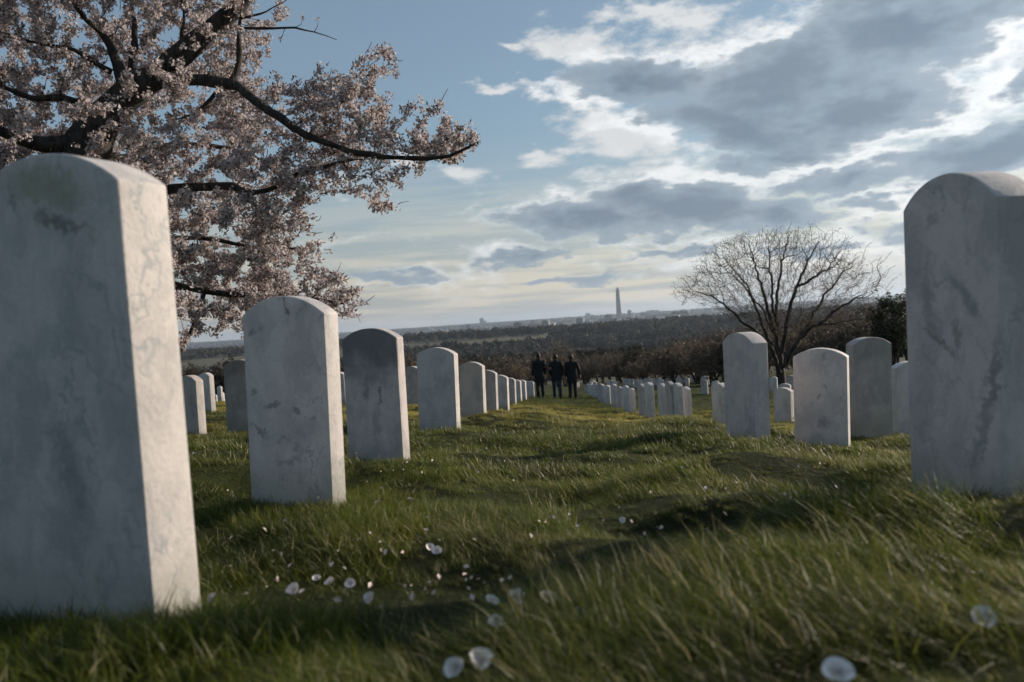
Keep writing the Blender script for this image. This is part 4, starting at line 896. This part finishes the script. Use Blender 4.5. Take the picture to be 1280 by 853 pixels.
# ---------------------------------------------------------------- fallen petals
pm, g, b = mat('fallen_petal'); co = obco(g); xx_, yy_, zz_ = g.xyz(co); rd = g.vm('LENGTH', g.comb(xx_, yy_, 0), out=1)
g.put(b.inputs['Base Color'], g.mix(g.ss(rd, .003, .014), (.55, .45, .42), g.mix(g.ss(g.noise(co, 260, 3), .4, .6), (.82, .79, .76), (.72, .66, .64)))); b.inputs['Roughness'].default_value = .55

def petal(seed):
    """a fallen flower head: five overlapping cupped petals"""
    r_ = np.random.default_rng(seed); V, F = [], []
    for p in range(5):
        t0 = p*2*math.pi/5 + r_.normal(0, .08); cup = r_.uniform(.35, .7); Lp = .0165*r_.uniform(.88, 1.1); o = len(V); nu, nv = 5, 5
        for iu in range(nu):
            for iv in range(nv):
                u = iu/(nu-1); w = (iv/(nv-1)-.5)*2; hw = math.sin(math.pi*min(1, u*.60+.10))**.7*.85
                t = t0 + w*hw*(1.15 if u > .2 else .7); rr = Lp*u*(1-.10*abs(w)**3); rr *= (1-.06*(1-abs(w))) if u == 1 else 1
                rr *= 1 + .06*math.sin(3*t+seed)*u
                V.append((rr*math.cos(t)*1.08, rr*math.sin(t)*.94, Lp*(cup*.8*u*u) + .0012*math.sin(w*5+p) + (p % 2)*.0008))
        for iu in range(nu-1):
            for iv in range(nv-1): q = o+iu*nv+iv; F.append((q, q+1, q+nv+1, q+nv))
    me = mesh('fallen_blossom', V, F); me.polygons.foreach_set('use_smooth', np.ones(len(me.polygons), bool)); me.materials.append(pm); return me
PT = [petal(s) for s in range(4)]
def on_ground(px, py):                   # where a bearing meets the turf tips
    d = .4
    while d < 60:
        p = at(px, py, d)
        if p[2] < float(gz(p[0], p[1])) + .030: return p
        d *= 1.01
    return p
for k, (px, py, s, lab) in enumerate([(367, 737, 1.05, 'white fallen blossom lying by itself at the left end of the scattered petals'), (396, 722, .7, 'small fallen blossom upper left, between the lone white one and its right-hand neighbours'), (412, 727, .9, 'pale flattened fallen blossom in the loose row right of the lone white one'),
        (438, 728, .9, 'fallen blossom at the right end of the loose row on the left'), (462, 747, .9, 'fallen blossom tilted just below the loose row on the left'), 
        (537, 683, .8, 'small white fallen blossom farthest back in the mid grass'), (546, 688, .95, 'bluish fallen blossom touching the small far white one'), (614, 750, .9, 'fallen blossom half hidden just left of the round white pair'), (645, 746, 1.1, 'left blossom of the round white pair in the centre grass'),
        (685, 747, 1.15, 'right blossom of the round white pair in the centre grass'), (725, 765, .85, 'small fallen blossom to the right of the round white pair'), (620, 776, .9, 'fallen blossom below the round white pair, half sunk in grass'),
        (600, 824, 1.2, 'right one of two fallen blossoms touching at the bottom centre'), (570, 833, 1.15, 'left one of two fallen blossoms touching at the bottom centre'), (1227, 772, 1.25, 'oval white fallen blossom near the right edge of the foreground'), (1047, 838, 1.25, 'round white fallen blossom at the very bottom right of the frame'),
        (778, 650, .7, 'tiny fallen blossom on the turf beyond the grassy hump')]):
    p = on_ground(px, py); o = bpy.data.objects.new('fallen_blossom', PT[k % 4]); C.objects.link(o); s *= .68; o.location = p + np.array([0, 0, -.002]); o.scale = (s, s, s)
    o.rotation_euler = (R(random.uniform(28, 60)), R(random.uniform(-25, 25)), R(random.uniform(-30, 30))); tag(o, lab, 'blossom', 'fallen blossoms on the grass')
sp = [proto('petal', mesh('petal', [(0, -.007, 0), (.004, 0, .002), (0, .007, .001), (-.004, 0, .002)], [(0, 1, 2, 3)]), pm)]
n = 380; y = 1.1*np.exp(rng.uniform(0, 1.75, n)); x = rng.normal(-.08, .30, n)*y*.8; k = vnoise(x, y, .35, 21) > .45; x, y = x[k], y[k]
tag(scatter('petal_litter', np.stack([x, y, gz(x, y)+rng.uniform(.02, .05, len(x))], -1), rng.normal(0, .6, (len(x), 3)), rng.uniform(.6, 1.2, len(x)), sp), 'specks of fallen cherry petals strewn over the turf of the path', 'petals', kind='stuff')
# ---------------------------------------------------------------- air: pale haze over the whole valley
zb, zt_ = -64.0, 175.0; Lx = 27500.0
hv = [(x, y, z) for z in (zb, zt_) for y in (-Lx, Lx) for x in (-Lx, Lx)]
hm = bpy.data.materials.new('haze'); hm.use_nodes = True; g = NT(hm.node_tree); g.n.remove(g.n['Principled BSDF'])
pv = g.new('ShaderNodeVolumePrincipled'); pv.inputs['Color'].default_value = (.66, .79, .95, 1); pv.inputs['Density'].default_value = 5.6e-5; pv.inputs['Anisotropy'].default_value = .3
g.l.new(pv.outputs[0], g.n['Material Output'].inputs['Volume'])
hz = link('haze', mesh('haze', hv, [(0, 2, 3, 1), (4, 5, 7, 6), (0, 1, 5, 4), (2, 6, 7, 3), (0, 4, 6, 2), (1, 3, 7, 5)]), hm)
tag(hz, 'pale blue haze filling the air over the valley and the city', 'haze', kind='stuff')
